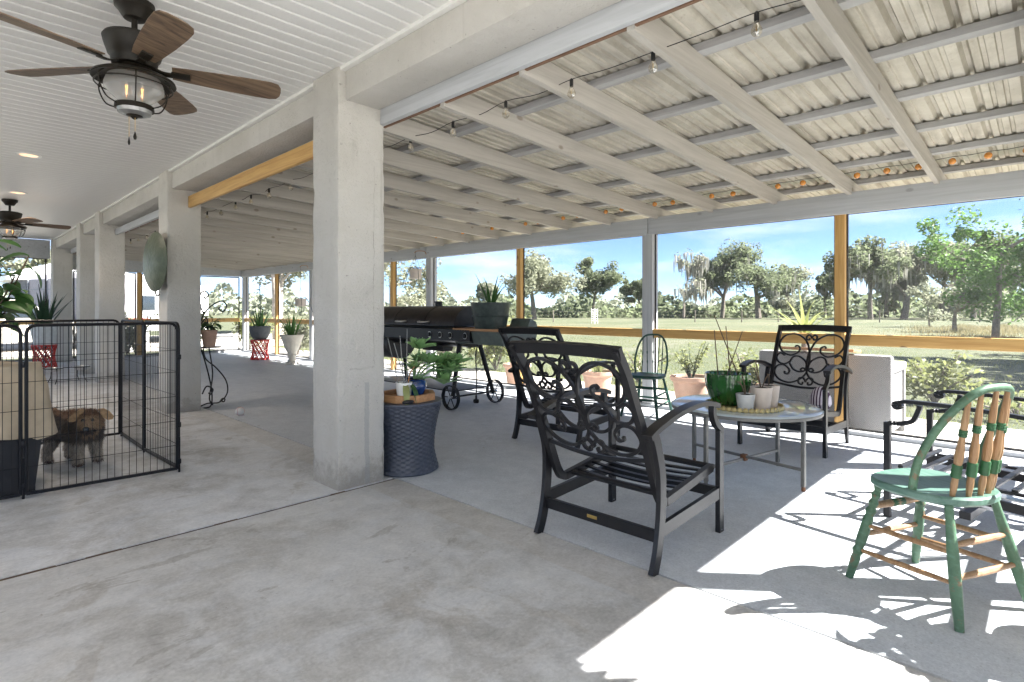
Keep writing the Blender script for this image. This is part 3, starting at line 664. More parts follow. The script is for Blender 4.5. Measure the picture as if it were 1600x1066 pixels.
def windsor(label, loc, rz, fancy):
    t = thing('windsor_chair', label, 'chair', loc, rz, 'green bow back wooden chairs')
    G = 'worn_green' if fancy else 'dark_green'; Wd = 'spindle_wood' if fancy else 'dark_green'
    zs = .47
    # seat: rounded at the back, wide at the front
    pts = []
    for k in range(40):
        a = 2*math.pi*k/40; c, s = math.cos(a), math.sin(a)
        pts.append((.205*math.copysign(abs(c)**.72, c)+.0, (.205+.022*c)*math.copysign(abs(s)**.80, s)))
    k = len(pts); mb = MB(); lay = [(.93, zs-.038), (1.0, zs-.026), (1.0, zs-.008), (.97, zs), (.80, zs-.003), (.4, zs-.010), (.01, zs-.011)]
    mb.add([(x*f, y*f, z) for f, z in lay for x, y in pts], [(j*k+i, j*k+(i+1) % k, (j+1)*k+(i+1) % k, (j+1)*k+i) for j in range(len(lay)-1) for i in range(k)]+[tuple(range(k))[::-1], tuple((len(lay)-1)*k+i for i in range(k))])
    mb.build('seat', 'seat_green' if fancy else G, t)
    F = {}
    for sx in (-1, 1):
        for sy in (-1, 1):
            foot = Vector((sx*.225 if sx > 0 else -.228, sy*.215, 0)); top = Vector((sx*.14, sy*.135, zs-.03)); F[sx, sy] = (foot, top)
            P = []; Rr = []
            for i in range(25):
                f = i/24; P.append(foot.lerp(top, f)); r = .0155+.006*math.sin(math.pi*min(1, f*1.15))
                if fancy and sx > 0 and (.22 < f < .34 or .66 < f < .97): r += .0035*(1 if i % 2 else -1)
                if not fancy: r *= .85
                Rr.append(r)
            MB().tube(P, Rr, 12).build('leg', G, t)
    def st(a, b, fa, fb, r=.0085, name='stretcher'):
        p = F[a][0].lerp(F[a][1], fa); q = F[b][0].lerp(F[b][1], fb)
        P = [p.lerp(q, i/8) for i in range(9)]; MB().tube(P, [r*(1+.35*math.sin(math.pi*i/8)) for i in range(9)], 9).build(name, Wd, t)
        return p, q
    for sy in (-1, 1):
        st((-1, sy), (1, sy), .36, .30); st((-1, sy), (1, sy), .60, .56)
    st((-1, -1), (-1, 1), .40, .40, .010); st((-1, -1), (-1, 1), .66, .66, .010)
    p, q = st((1, -1), (1, 1), .76, .76, .0125); st((1, -1), (1, 1), .46, .46, .010)
    if fancy:
        m = p.lerp(q, .5); d = (q-p).normalized(); MB().tube([m-d*.05, m-d*.03, m, m+d*.03, m+d*.05], [.014, .018, .016, .018, .014], 12).build('band', 'band_green', t)
    # bow
    hb = .178; top = .435 if fancy else .445; lean = -.20 if fancy else -.10
    base = -.03 if fancy else -.10
    def bow(a):   # a 0..pi
        y = -math.cos(a); z = math.sin(a)
        yy = hb*1.12*math.copysign(abs(y)**.62, y) if abs(y) > 1e-6 else 0; h = top*abs(z)**.80
        if h < .12: yy *= .90+.1*h/.12
        f = h/top
        return Vector((base+lean*(.45*f+.55*f*f), yy, zs-.002+h))
    MB().tube([bow(math.pi*i/44) for i in range(45)], .0155 if fancy else .011, 12, up=(1, 0, 0)).build('back_bow', G, t)
    ns = 5
    for i in range(ns):
        f = (i-(ns-1)/2)/((ns-1)/2)
        yb = f*.118; xb = -.172*math.sqrt(max(.05, 1-(yb/.21)**2)); bt = Vector((xb, yb, zs-.004))
        # spindle meets the bow where |y| fits
        a = math.pi/2+f*.46; tp = bow(a); P = []; Rr = []; N = 32
        for j in range(N+1):
            g = j/N; P.append(bt.lerp(tp, g))
            if fancy: r = .0085+.0075*math.exp(-((g-.42)/.13)**2)+.004*math.exp(-((g-.12)/.08)**2)+.004*math.exp(-((g-.74)/.12)**2)
            else: r = .0052+.003*(1 if abs(g-.55) < .03 or abs(g-.3) < .03 else 0)
            Rr.append(r)
        sp = MB().tube(P, Rr, 10).build('spindle', Wd, t)
        if fancy:
            for g0, g1, rr in ((.20, .33, .0165), (.61, .68, .0135)):
                MB().tube([bt.lerp(tp, g0+(g1-g0)*q/6) for q in range(7)], [rr+(.0018 if q % 2 else 0) for q in range(7)], 12).build('band', 'band_green', sp)
    return t
windsor('worn green bow back chair with bare wood spindles at lower right', (2.95, .354, -.003), math.atan2(.9, .44), True)
windsor('small dark green spindle chair standing by the grey screen post', (5.62, 3.30, -.003), R(188), False)

def round_table():
    t = thing('round_table', 'low round table with pale glassy top and thin metal legs', 'table', (4.08, 1.60, -.003), R(-12))
    MB().lathe([(.001, .482), (.475, .482), (.497, .486), (.505, .497), (.505, .508), (.495, .515), (.47, .517), (.001, .517)], 64).build('tabletop', 'table_top', t)
    MB().lathe([(.470, .478), (.5075, .484), (.5095, .504), (.506, .506), (.504, .49), (.47, .482)], 64, close=False).build('rim', 'table_metal', t)
    for k in range(4):
        a = k*math.pi/2; c, s = math.cos(a)*.435, math.sin(a)*.435
        l = MB().bbox(c-.0125, c+.0125, s-.0125, s+.0125, .03, .482, .003).build('leg', 'table_metal', t)
        MB().lathe([(.010, 0), (.013, .004), (.013, .03)], 10, (c, s, 0)).build('foot', 'rust' if k in (1, 3) else 'table_metal', l)
    MB().bar((-.43, 0, .12), (.43, 0, .12), .018, .018).build('cross_bar', 'table_metal', t)
    MB().bar((0, -.43, .14), (0, .43, .14), .018, .018).build('cross_bar', 'table_metal', t)
    MB().bbox(-.02, .02, -.02, .02, .108, .155, .006).build('bracket', 'rust', t)
round_table()
ZT = .517-.003
tray = thing('scalloped_tray', 'round brass tray with scalloped rim on the low table', 'tray', (3.97, 1.56, ZT), 0)
MB().lathe([(.001, 0), (.245, 0), (.262, .006), (.262, .009), (.001, .009)], 48).build('dish', 'gold_tray', tray)
for k in range(44):
    a = 2*math.pi*k/44
    link('scallop', bpy.data.meshes.get('scallop_mesh') or MB().lathe([(.0005, -.006), (.012, -.004), (.017, .0), (.012, .004), (.0005, .006)], 10).mesh('scallop_mesh'), 'gold_tray', tray, (math.cos(a)*.256, math.sin(a)*.256, .014), (0, R(75), a))

def glider():
    t = thing('spring_chair', 'black metal spring chair with curled arms behind the green wooden chair', 'chair', (4.10, .17, -.003), R(80))
    B = 'black_metal'
    for s in (-1, 1):
        y = s*.335
        MB().tube([(.46, y, .0), (.46, y, .55)], flat=(.028, .032), up=(1, 0, 0)).build('front_leg', B, t)
        MB().tube(spline([(.46, y, .53), (.44, y, .548), (.40, y, .55), (.335, y, .575), (.305, y, .64), (.30, y, .665)], 5), flat=(.026, .024), up=(1, 0, 0)).build('arm_bracket', B, t)
        MB().tube(spline([(.405, y, .672), (.425, y, .66), (.415, y, .64), (.39, y, .646), (.395, y, .672), (.33, y, .682), (.1, y, .68), (-.15, y, .665), (-.30, y, .64)], 6), flat=(.036, .020)).build('armrest', B, t)
        MB().tube(spline([(-.40, y, 1.0), (-.34, y, .8), (-.27, y, .5), (-.24, y, .30), (-.28, y, .0)], 5), flat=(.026, .034), up=(1, 0, 0)).build('rear_leg', B, t)
        MB().bar((-.25, y, .20), (.45, y, .235), .020, .045).build('side_rail', B, t)
    MB().tube([(.40, -.32, .30), (.40, .32, .30)], .014, 8).build('seat_front_bar', B, t)
    for i in range(7): 
        x = -.18+i*.085; MB().bar((x, -.30, .285), (x, .30, .285), .026, .012).build('seat_slat', B, t)
    for y in (-.30, .30): MB().bar((-.22, y, .272), (.41, y, .272), .02, .016).build('seat_bar', B, t)
    for y in (-.14, .14):
        MB().tube(spline([(.32, y, .272), (.40, y, .22), (.34, y, .15), (.05, y, .13), (-.15, y, .13)], 5), flat=(.075, .008)).build('spring_plate', 'steel', t)
    MB().bar((-.2, -.33, .10), (-.2, .33, .10), .05, .05).build('base_bar', B, t); MB().bar((.1, -.33, .11), (.1, .33, .11), .05, .04).build('base_bar', B, t)
    MB().tube([(-.40, -.35, 1.0), (-.40, .35, 1.0)], .018, 8).build('top_rail', B, t)
    for i in range(5):
        y = -.24+i*.12; MB().tube([(-.25, y, .32), (-.40, y, 1.0)], .007, 6).build('back_bar', B, t)
glider()

# ---------------------------------------------------------------- plants
def blade_mesh(L, wd, bend, fold=.25, n=7):
    mb = MB(); vs = []; fs = []
    ang = 0; p = Vector((0, 0, 0)); st = L/n
    for i in range(n+1):
        f = i/n; w_ = wd*(.55+.45*math.sin(math.pi*min(1, f*1.3+.15)))*(1-f**3) if f < 1 else 0
        d = Vector((math.sin(ang), 0, math.cos(ang)))
        nrm = Vector((math.cos(ang), 0, -math.sin(ang)))
        vs += [p+Vector((0, w_/2, 0))-nrm*(fold*w_*.4), p+nrm*0.0, p+Vector((0, -w_/2, 0))-nrm*(fold*w_*.4)]
        p = p+d*st; ang += bend/n*(.4+1.2*f)
    for i in range(n):
        b = i*3; fs += [(b, b+3, b+4, b+1), (b+1, b+4, b+5, b+2)]
    mb.add(vs, fs); return mb.mesh('leaf', 180)
def oval_mesh(L, wd, droop=.3, n=6, m=2):
    mb = MB(); vs = []; fs = []
    for i in range(n+1):
        f = i/n; w_ = wd*math.sin(math.pi*(f*.93+.05))**.75; z = -droop*L*f*f+.06*L*math.sin(math.pi*f)
        for j in range(-m, m+1):
            s = j/m; vs.append((L*f, s*w_/2, z+abs(s)**1.5*wd*.10))
    c = 2*m+1
    for i in range(n):
        for j in range(c-1): fs.append((i*c+j, i*c+j+1, (i+1)*c+j+1, (i+1)*c+j))
    mb.add(vs, fs); return mb.mesh('leaf', 180)
def spiky(parent, z, n, L, wd, bend, mat, rr, spread=.9, r0=.03):
    ms = [blade_mesh(L*rr.uniform(.75, 1.05), wd*rr.uniform(.8, 1.1), bend*rr.uniform(.3, 1.3)) for _ in range(5)]
    for m in ms: m.materials.append(M[mat])
    for i in range(n):
        a = i*2.399+rr.uniform(-.3, .3); tilt = spread*((i+.5)/n)**.8*rr.uniform(.7, 1.15)
        link('leaf', ms[i % 5], None, parent, (math.cos(a)*r0*rr.random(), math.sin(a)*r0*rr.random(), z), Euler((0, tilt, a)), (rr.uniform(.8, 1.1),)*3)
def pot(parent, prof, mat, soil_r, soil_z, n=32, fn=None, name='pot'):
    MB().lathe(prof, n, fn=fn).build(name, mat, parent)
    MB().lathe([(soil_r, soil_z-.02), (soil_r, soil_z), (soil_r*.5, soil_z+.012), (.002, soil_z+.015)], 20).build('soil', 'soil', parent)
def cup(r0, r1, h, t=.008, lip=0): return [(.002, 0), (r0, 0), (r1, h), (r1+lip, h), (r1+lip, h+.004), (r1-t, h+.004), (r1-t, h-.02), (r0-t, .02), (.002, .02)]
def bushy(parent, z, n, L, wd, mat, rr, h=.25, spread=.14, droop=.4, stems=5, smat='leaf_dark'):
    ms = [oval_mesh(L*rr.uniform(.75, 1.1), wd*rr.uniform(.8, 1.1), droop*rr.uniform(.4, 1.4)) for _ in range(4)]
    for m in ms: m.materials.append(M[mat])
    st = MB()
    tips = []
    for k in range(stems):
        a = k*2.4+rr.random(); e = Vector((math.cos(a)*spread*rr.uniform(.3, 1), math.sin(a)*spread*rr.uniform(.3, 1), z+h*rr.uniform(.6, 1)))
        b = Vector((math.cos(a)*.02, math.sin(a)*.02, z)); st.tube([b, b.lerp(e, .5)+Vector((0, 0, .02)), e], [.006, .005, .003], 6); tips.append((b, e))
    st.build('stem', smat, parent)
    for i in range(n):
        b, e = tips[i % stems]; p = b.lerp(e, rr.uniform(.3, 1)); a = i*2.399
        link('leaf', ms[i % 4], None, parent, p, Euler((rr.uniform(-.3, .3), rr.uniform(-.7, .35), a)), (rr.uniform(.75, 1.1),)*3)
rr = random.Random(11)
# on the low table
ZD = ZT+.009
gp = thing('green_planter', 'glossy green fluted pot with bare stakes on the brass tray', 'planter', (3.94, 1.66, ZD))
pot(gp, [(.002, 0), (.085, 0), (.10, .008), (.125, .06), (.148, .13), (.156, .19), (.156, .222), (.150, .226), (.144, .22), (.14, .19), (.11, .05), (.002, .03)], 'green_glaze', .138, .195, 96, lambda r, z, a: r*(1+.022*math.cos(a*18)*(1 if .01 < z < .215 and r > .1 else 0)))
for (a, b) in (((-.09, .03, .19), (-.11, .05, .53)), ((.0, -.02, .19), (-.01, .01, .56)), ((.02, .02, .19), (.11, -.06, .52)), ((.05, -.06, .19), (-.045, .08, .64))):
    MB().tube([a, b], [.0045, .003], 6).build('stake', 'stick', gp)
for (x, y, r0, r1, h, m, lab, tw) in ((3.80, 1.48, .048, .062, .105, 'clear_plastic', 'small grey translucent cup of soil on the brass tray', 2), (3.92, 1.42, .055, .072, .145, 'white_clay', 'middle cream clay pot with dry twigs on the brass tray', 3), (4.06, 1.42, .055, .072, .145, 'white_clay', 'rearmost cream clay pot on the brass tray', 1)):
    p = thing('small_pot', lab, 'pot', (x, y, ZD), 0, 'pots on the tray'); pot(p, cup(r0, r1, h, .005), m, r1-.008, h-.012, 24)
    for k in range(tw):
        a = rr.uniform(0, 6); MB().tube(spline([(0, 0, h-.02), (math.cos(a)*.03, math.sin(a)*.03, h+.06), (math.cos(a)*.09, math.sin(a)*.05, h+.09+.05*k)], 3), .004, 5).build('twig', 'stick', p)

# wicker stool beside the column with its plants
def wicker_stool():
    t = thing('wicker_stool', 'dark woven hourglass stool beside the nearest stucco column', 'stool', (2.475, 3.50, -.003))
    N = 120; prof = []; K = 64
    for i in range(K+1):
        f = i/K; r = .204+.062*max(0, f-.36)**1.7*2.1+.034*max(0, .30-f)**1.3*5.0; prof.append((r, .012+.50*f))
    def fn(r, z, a):
        k = int(round((z-.012)/.5*K)); j = int(round(a/(2*math.pi)*N))
        return r+.004*(1 if ((k//2)+(j//3)) % 2 else -1)*(1 if 1 < k < K-1 else 0)
    MB().lathe(prof, N, fn=fn).build('woven_body', 'wicker_dark', t, angle=60)
    MB().lathe([(.19, 0), (.222, 0), (.228, .010), (.21, .018), (.19, .018)], 40).build('base_ring', 'wicker_dark', t)
    MB().lathe([(.20, .508), (.245, .506), (.265, .512), (.262, .524), (.20, .527), (.002, .527)], 48).build('top_rim', 'wicker_dark', t)
simple('wicker_dark', (.055, .063, .085), .42, var=.3, scale=60)
wicker_stool()
ZS = .524
tr = thing('wooden_tray', 'octagonal reddish wooden tray on the woven stool', 'tray', (2.475, 3.50, ZS), R(12))
for k in range(8):
    a = k*math.pi/4; w2 = .205*math.tan(math.pi/8)
    mb = MB().bbox(.170, .205, -w2+.002, w2-.002, .0, .052, .003); o = link('slat', mb.mesh('slat'), 'plank_brown', tr, (0, 0, 0), (0, 0, a))
MB().lathe([(.002, .006), (.182, .006), (.182, .016), (.002, .016)], 8).build('tray_base', 'plank_brown', tr)
ZS += .016
p = thing('white_pot', 'white tapered pot with grey stakes at the left of the wooden tray', 'planter', (2.38, 3.40, ZS)); pot(p, cup(.045, .062, .125), 'white_paint', .052, .11, 28)
for a, b in (((-.03, .02, .1), (-.10, .06, .46)), ((.0, .0, .1), (-.035, .0, .47)), ((.02, 0, .1), (.035, .01, .52)), ((.0, -.03, .1), (-.10, -.02, .42))): MB().tube([a, b], .0035, 6).build('stake', 'stake_grey', p)
MB().tube(spline([(.02, -.02, .1), (.03, -.03, .19), (.07, -.04, .25)], 3), .005, 6).build('twig', 'plank_brown', p)
lm = oval_mesh(.15, .05, .9); lm.materials.append(M['leaf_yellow'])
lm2 = oval_mesh(.15, .055, .9); lm2.materials.append(M['leaf_green'])
for k, (a, ml) in enumerate(((-2.0, lm), (-.6, lm2), (-1.2, lm2))): link('leaf', ml, None, p, (.035*math.cos(a), .035*math.sin(a), .12), Euler((0, R(25), a)))
p = thing('blue_pot', 'cobalt blue glazed pot with thick leaved succulent on the wooden tray', 'planter', (2.52, 3.47, ZS))
pot(p, [(.002, 0), (.06, 0), (.075, .02), (.095, .08), (.092, .115), (.082, .128), (.088, .138), (.078, .138), (.07, .12), (.08, .08), (.06, .02), (.002, .02)], 'blue_glaze', .074, .122)
def rosette(parent, c, L, n, wd, mat, rr, tiltdir=(0, 0)):
    ms = [oval_mesh(L*f, wd*f, -.12) for f in (.65, .85, 1.0)]
    for m in ms: m.materials.append(M[mat])
    for i in range(n):
        f = i/n; link('leaf', ms[min(2, int(f*3))], None, parent, c, Euler((tiltdir[0]+rr.uniform(-.15, .15), -1.25+1.25*f+rr.uniform(-.1, .1)+tiltdir[1], i*2.399)))
stm = MB()
tips = [((.03, -.03, .36), .13), ((.17, -.12, .25), .14), ((.08, -.09, .25), .12), ((.24, -.08, .17), .14), ((.15, -.18, .10), .14), ((-.06, -.07, .22), .10), ((.06, .05, .26), .11), ((.27, -.18, .24), .13), ((.20, -.2, .20), .12)]
for c, L in tips:
    stm.tube(spline([(0, 0, .11), (c[0]*.5, c[1]*.5, (c[2]+.16)/2+.02), c], 4), .007, 7)
stm.build('stem', 'leaf_jade', p)
for c, L in tips: rosette(p, c, L*1.1, 14, L*.58, 'leaf_jade', rr, (rr.uniform(-.4, .2), rr.uniform(-.1, .3)))
s = MB().lathe([(.001, 0), (.05, .004), (.075, .02), (.06, .04), (.02, .05), (.001, .05)], 14).build('crumpled_glove', 'crate_black'); s.location = (2.345, 3.30, ZS-.016+.001); s.scale = (.7, .35, .6)
tag(s, 'dark crumpled garden glove on the stool edge before the tray', 'glove')

# ---------------------------------------------------------------- grill
def grill():
    t = thing('barrel_grill', 'black barrel grill with wooden side shelf and spoked wheels', 'grill', (4.66, 5.17, -.003))
    def arc(cx, cz, rx, rz, a0, a1, n=14): return [(cx+rx*math.cos(R(a0+(a1-a0)*i/n)), cz+rz*math.sin(R(a0+(a1-a0)*i/n))) for i in range(n+1)]
    y0, y1 = .02, 1.95
    MB().prism(arc(0, 1.0, .30, .25, 0, 180), y0, y1).build('lid', 'grill_lid', t)
    MB().prism(arc(0, .985, .30, .26, 180, 360), y0, y1).build('fire_box', 'grill_black', t)
    for yy in (.62, 1.30): MB().prism(arc(0, 1.0, .304, .254, 0, 180), yy-.006, yy+.006).build('lid_seam', 'grill_black', t)
    ctl = MB().prism([(-.30, .98), (-.36, .965), (-.36, .83), (-.26, .80), (-.2, .83)], y0-.35, y1-.1).build('control_panel', 'grill_black', t)
    for yy in (-.25, .02, .215, .42):
        k = MB().lathe([(.004, .025), (.026, .022), (.030, .0), (.022, -.012), (.002, -.012)], 18); k.xform(Matrix.Rotation(-math.pi/2, 4, 'Y')); o = k.build('knob', 'grill_black', ctl); o.location = (-.365, yy, .895)
        c = MB().tube([(math.cos(2*math.pi*i/20)*.034, math.sin(2*math.pi*i/20)*.034, 0) for i in range(21)], .0035, 5); c.xform(Matrix.Rotation(math.pi/2, 4, 'Y')); c.build('knob_ring', 'steel', o)
    for yy in (.62, 1.12):
        hd = MB().tube(spline([(-.285, yy-.10, 1.05), (-.34, yy-.08, 1.045), (-.345, yy, 1.045), (-.34, yy+.08, 1.045), (-.285, yy+.10, 1.05)], 4), .011, 8).build('handle', 'steel', t)
    MB().lathe([(.04, 0), (.05, .0), (.05, .10), (.06, .10), (.06, .115), (.002, .118)], 18, (.12, .85, 1.20)).build('chimney', 'grill_black', t)
    # side burner box and shelf at the near end
    MB().prism([(-.30, .80), (.22, .80), (.28, .95), (-.34, .95)], -.82, .0).build('side_box', 'grill_grey', t)
    for x in (-.36, -.24, -.12, 0.0, .12): MB().bbox(x, x+.116, -.86, -.02, .955, .982, .004).build('shelf_plank', 'plank_brown', t)
    MB().prism([(.12, .983), (.30, .983), (.27, 1.06), (.17, 1.10)], -.80, -.5).build('burner_lid', 'grill_grey', t)
    # offset firebox, low at the far end
    fb = MB().prism(arc(0, .72, .24, .22, 0, 360, 24)[:-1], 1.55, 2.05).build('offset_firebox', 'grill_black', t)
    MB().lathe([(.002, 0), (.03, .0), (.03, .02), (.002, .02)], 16, (-.1, 1.8, .935)).build('damper', 'steel', fb)
    MB().prism([(-.1, .74), (.1, .74), (.07, .66), (-.07, .66)], .5, .95).build('drip_tray', 'grill_black', t)
    for sx in (-1, 1):
        MB().tube([(sx*.16, .08, .80), (sx*.34, -.0, .13)], [.032, .026], 12).build('leg', 'grill_black', t)
        MB().tube([(sx*.16, 1.75, .80), (sx*.30, 1.82, .0)], [.030, .024], 12).build('leg', 'grill_black', t)
        w_ = MB(); ring = [(0, math.cos(2*math.pi*i/32)*.138, math.sin(2*math.pi*i/32)*.138) for i in range(33)]
        w_.tube(ring, flat=(.045, .014), up=(1, 0, 0)) if False else None
        vs = []; fs = []
        for i in range(40):
            a = 2*math.pi*i/40
            for x, r in ((-.022, .15), (.022, .15), (.022, .136), (-.022, .136)): vs.append((x, math.cos(a)*r, math.sin(a)*r))
        for i in range(40):
            for k in range(4): fs.append((i*4+k, i*4+(k+1) % 4, ((i+1) % 40)*4+(k+1) % 4, ((i+1) % 40)*4+k))
        w_.add(vs, fs); wh = w_.build('wheel', 'grill_black', t); wh.location = (sx*.37, 0, .15)
        sp = MB()
        for i in range(6): a = math.pi*i/3; sp.tube([(0, 0, 0), (0, math.cos(a)*.14, math.sin(a)*.14)], .006, 6)
        sp.build('spokes', 'grill_black', wh)
        MB().tube([(-.03, 0, 0), (.03, 0, 0)], .018, 12).build('hub', 'steel', wh)
    MB().tube([(-.37, 0, .15), (.37, 0, .15)], .012, 8).build('axle', 'grill_black', t)
    MB().bbox(-.30, .30, .05, 1.8, .20, .215, .004).build('bottom_shelf', 'grill_black', t)
    MB().tube(spline([(-.05, -.15, .80), (-.12, -.17, .66), (-.13, -.2, .4), (-.14, -.2, .16)], 5), .008, 7).build('gas_hose', 'cable_black', t)
    MB().lathe([(.03, 0), (.036, .01), (.036, .04), (.012, .05), (.012, .09)], 12, (-.14, -.2, .08)).build('regulator', 'grill_black', t)
grill()
gb = thing('ribbed_planter', 'dark green ribbed pot of aloe on the grill shelf', 'planter', (4.52, 4.72, .979))
pot(gb, cup(.185, .235, .30, .01, .008), 'dark_green_pot', .22, .27, 112, lambda r, z, a: r*(1+(.02*math.cos(a*28) if .015 < z < .28 else 0)))
MB().lathe([(.213, .135), (.218, .145), (.219, .155), (.216, .16)], 40, close=False).build('pot_band', 'dark_green_pot', gb)
spiky(gb, .27, 9, .46, .040, .7, 'leaf_green', random.Random(3), .62, .05)

# ---------------------------------------------------------------- dog pen, dog, crate
ZP = 1.10
def pen():
    t = thing('dog_pen', 'black wire dog exercise pen with hinged panels', 'dog pen', (0, 0, 0))
    cor = [(-.49, 4.70), (.385, 4.68), (1.25, 4.63), (1.215, 5.48), (1.22, 6.33), (.36, 6.36), (-.5, 6.38)]
    for k, ((ax, ay), (bx, by)) in enumerate(zip(cor, cor[1:])):
        a = Vector((ax, ay, 0)); b = Vector((bx, by, 0)); d = (b-a).normalized(); a = a+d*.014; b = b-d*.014; L = (b-a).length
        fr = MB(); c = .05; zb = .025
        path = [a+Vector((0, 0, zb)), a+Vector((0, 0, ZP-c))]+[a+d*(c-c*math.cos(R(q)))+Vector((0, 0, ZP-c+c*math.sin(R(q)))) for q in (30, 60, 90)]+[b-d*(c-c*math.sin(R(q)))+Vector((0, 0, ZP-c+c*math.cos(R(q)))) for q in (0, 30, 60)]+[b+Vector((0, 0, ZP-c)), b+Vector((0, 0, zb))]
        nrm = d.cross(Vector((0, 0, 1)))
        fr.tube(path, .0105, 8, up=nrm); fr.bar(a+Vector((0, 0, zb+.005)), b+Vector((0, 0, zb+.005)), .02, .02)
        p = fr.build('panel_frame', 'pen_black', t)
        wr = MB(); n = 20
        for i in range(1, n):
            q = a.lerp(b, i/n); wr.tube([q+Vector((0, 0, zb)), q+Vector((0, 0, ZP))], .0021, 5)
        for z in (.20, .38, .56, .74, .90):
            wr.tube([a+Vector((0, 0, z)), b+Vector((0, 0, z))], .0021, 5)
        wr.build('wire_grid', 'pen_black', p)
    for (x, y) in cor:
        MB().tube([(x, y, 0), (x, y, .26)], .0075, 8).build('ground_pin', 'pen_black', t)
        for z in (.08, .35, .85): MB().lathe([(.011, -.018), (.013, -.014), (.013, .014), (.011, .018)], 10, (x, y, z)).build('hinge_loop', 'pen_black', t)
pen()
def crate():
    t = thing('covered_crate', 'black dog crate half covered with a tan cloth inside the pen', 'crate', (0, 0, 0))
    def tub(x0, x1, y0, y1, z0, z1, tx, mat, name):
        mb = MB(); vs = [(x0, y0, z0), (x1, y0, z0), (x1, y1, z0), (x0, y1, z0), (x0, y0-tx*.3, z1), (x1+tx, y0-tx*.3, z1), (x1+tx, y1, z1), (x0, y1, z1)]
        mb.add(vs, [(0, 3, 2, 1), (4, 5, 6, 7), (0, 1, 5, 4), (1, 2, 6, 5), (2, 3, 7, 6), (3, 0, 4, 7)]); mb.build(name, mat, t)
    tub(-.42, .455, 4.84, 5.46, .003, .44, .045, 'crate_black', 'crate_base')
    MB().bbox(-.41, .48, 4.86, 5.44, .44, .80, .05).build('crate_top', 'crate_black', t)
    # cloth: a draped loop with soft waves and an uneven hem
    per = []
    x0, x1, y0, y1 = -.46, .53, 4.80, 5.50; c = .09
    def rr_(k, n): return k/n
    for (cx, cy, a0) in ((x1-c, y0+c, -90), (x1-c, y1-c, 0), (x0+c, y1-c, 90), (x0+c, y0+c, 180)):
        for q in range(0, 91, 15): per.append((cx+c*math.cos(R(a0+q)), cy+c*math.sin(R(a0+q))))
    fine = []
    for (ax, ay), (bx, by) in zip(per, per[1:]+per[:1]):
        m = max(1, int(math.hypot(bx-ax, by-ay)/.03))
        for k in range(m): fine.append((ax+(bx-ax)*k/m, ay+(by-ay)*k/m))
    N = len(fine); vs = []; fs = []; rows = 14
    mx, my = (x0+x1)/2, (y0+y1)/2
    for j in range(rows+1):
        f = j/rows
        for i, (x, y) in enumerate(fine):
            hem = .345+.03*math.sin(i*.13)+.012*math.sin(i*.5)
            z = .825+(hem-.825)*f
            flare = (.035*f*f)*(.4+math.sin(i*.31)+.5*math.sin(i*.17+1))+.012*math.sin(i*.9)*f
            shrink = .93+.07*min(1, f*3.2)
            px_, py_ = mx+(x-mx)*shrink, my+(y-my)*shrink; d = Vector((px_-mx, py_-my, 0)).normalized()
            vs.append((px_+d.x*flare, py_+d.y*flare, z+(.02*math.sin(i*.2) if j == 0 else 0)))
    for j in range(rows):
        for i in range(N): fs.append((j*N+i, j*N+(i+1) % N, (j+1)*N+(i+1) % N, (j+1)*N+i))
    vs.append((mx, my, .835)); fs += [(i, len(vs)-1, (i+1) % N) for i in range(N)]
    MB().add(vs, fs).build('cloth_cover', 'tan_cloth', t, angle=80)
crate()
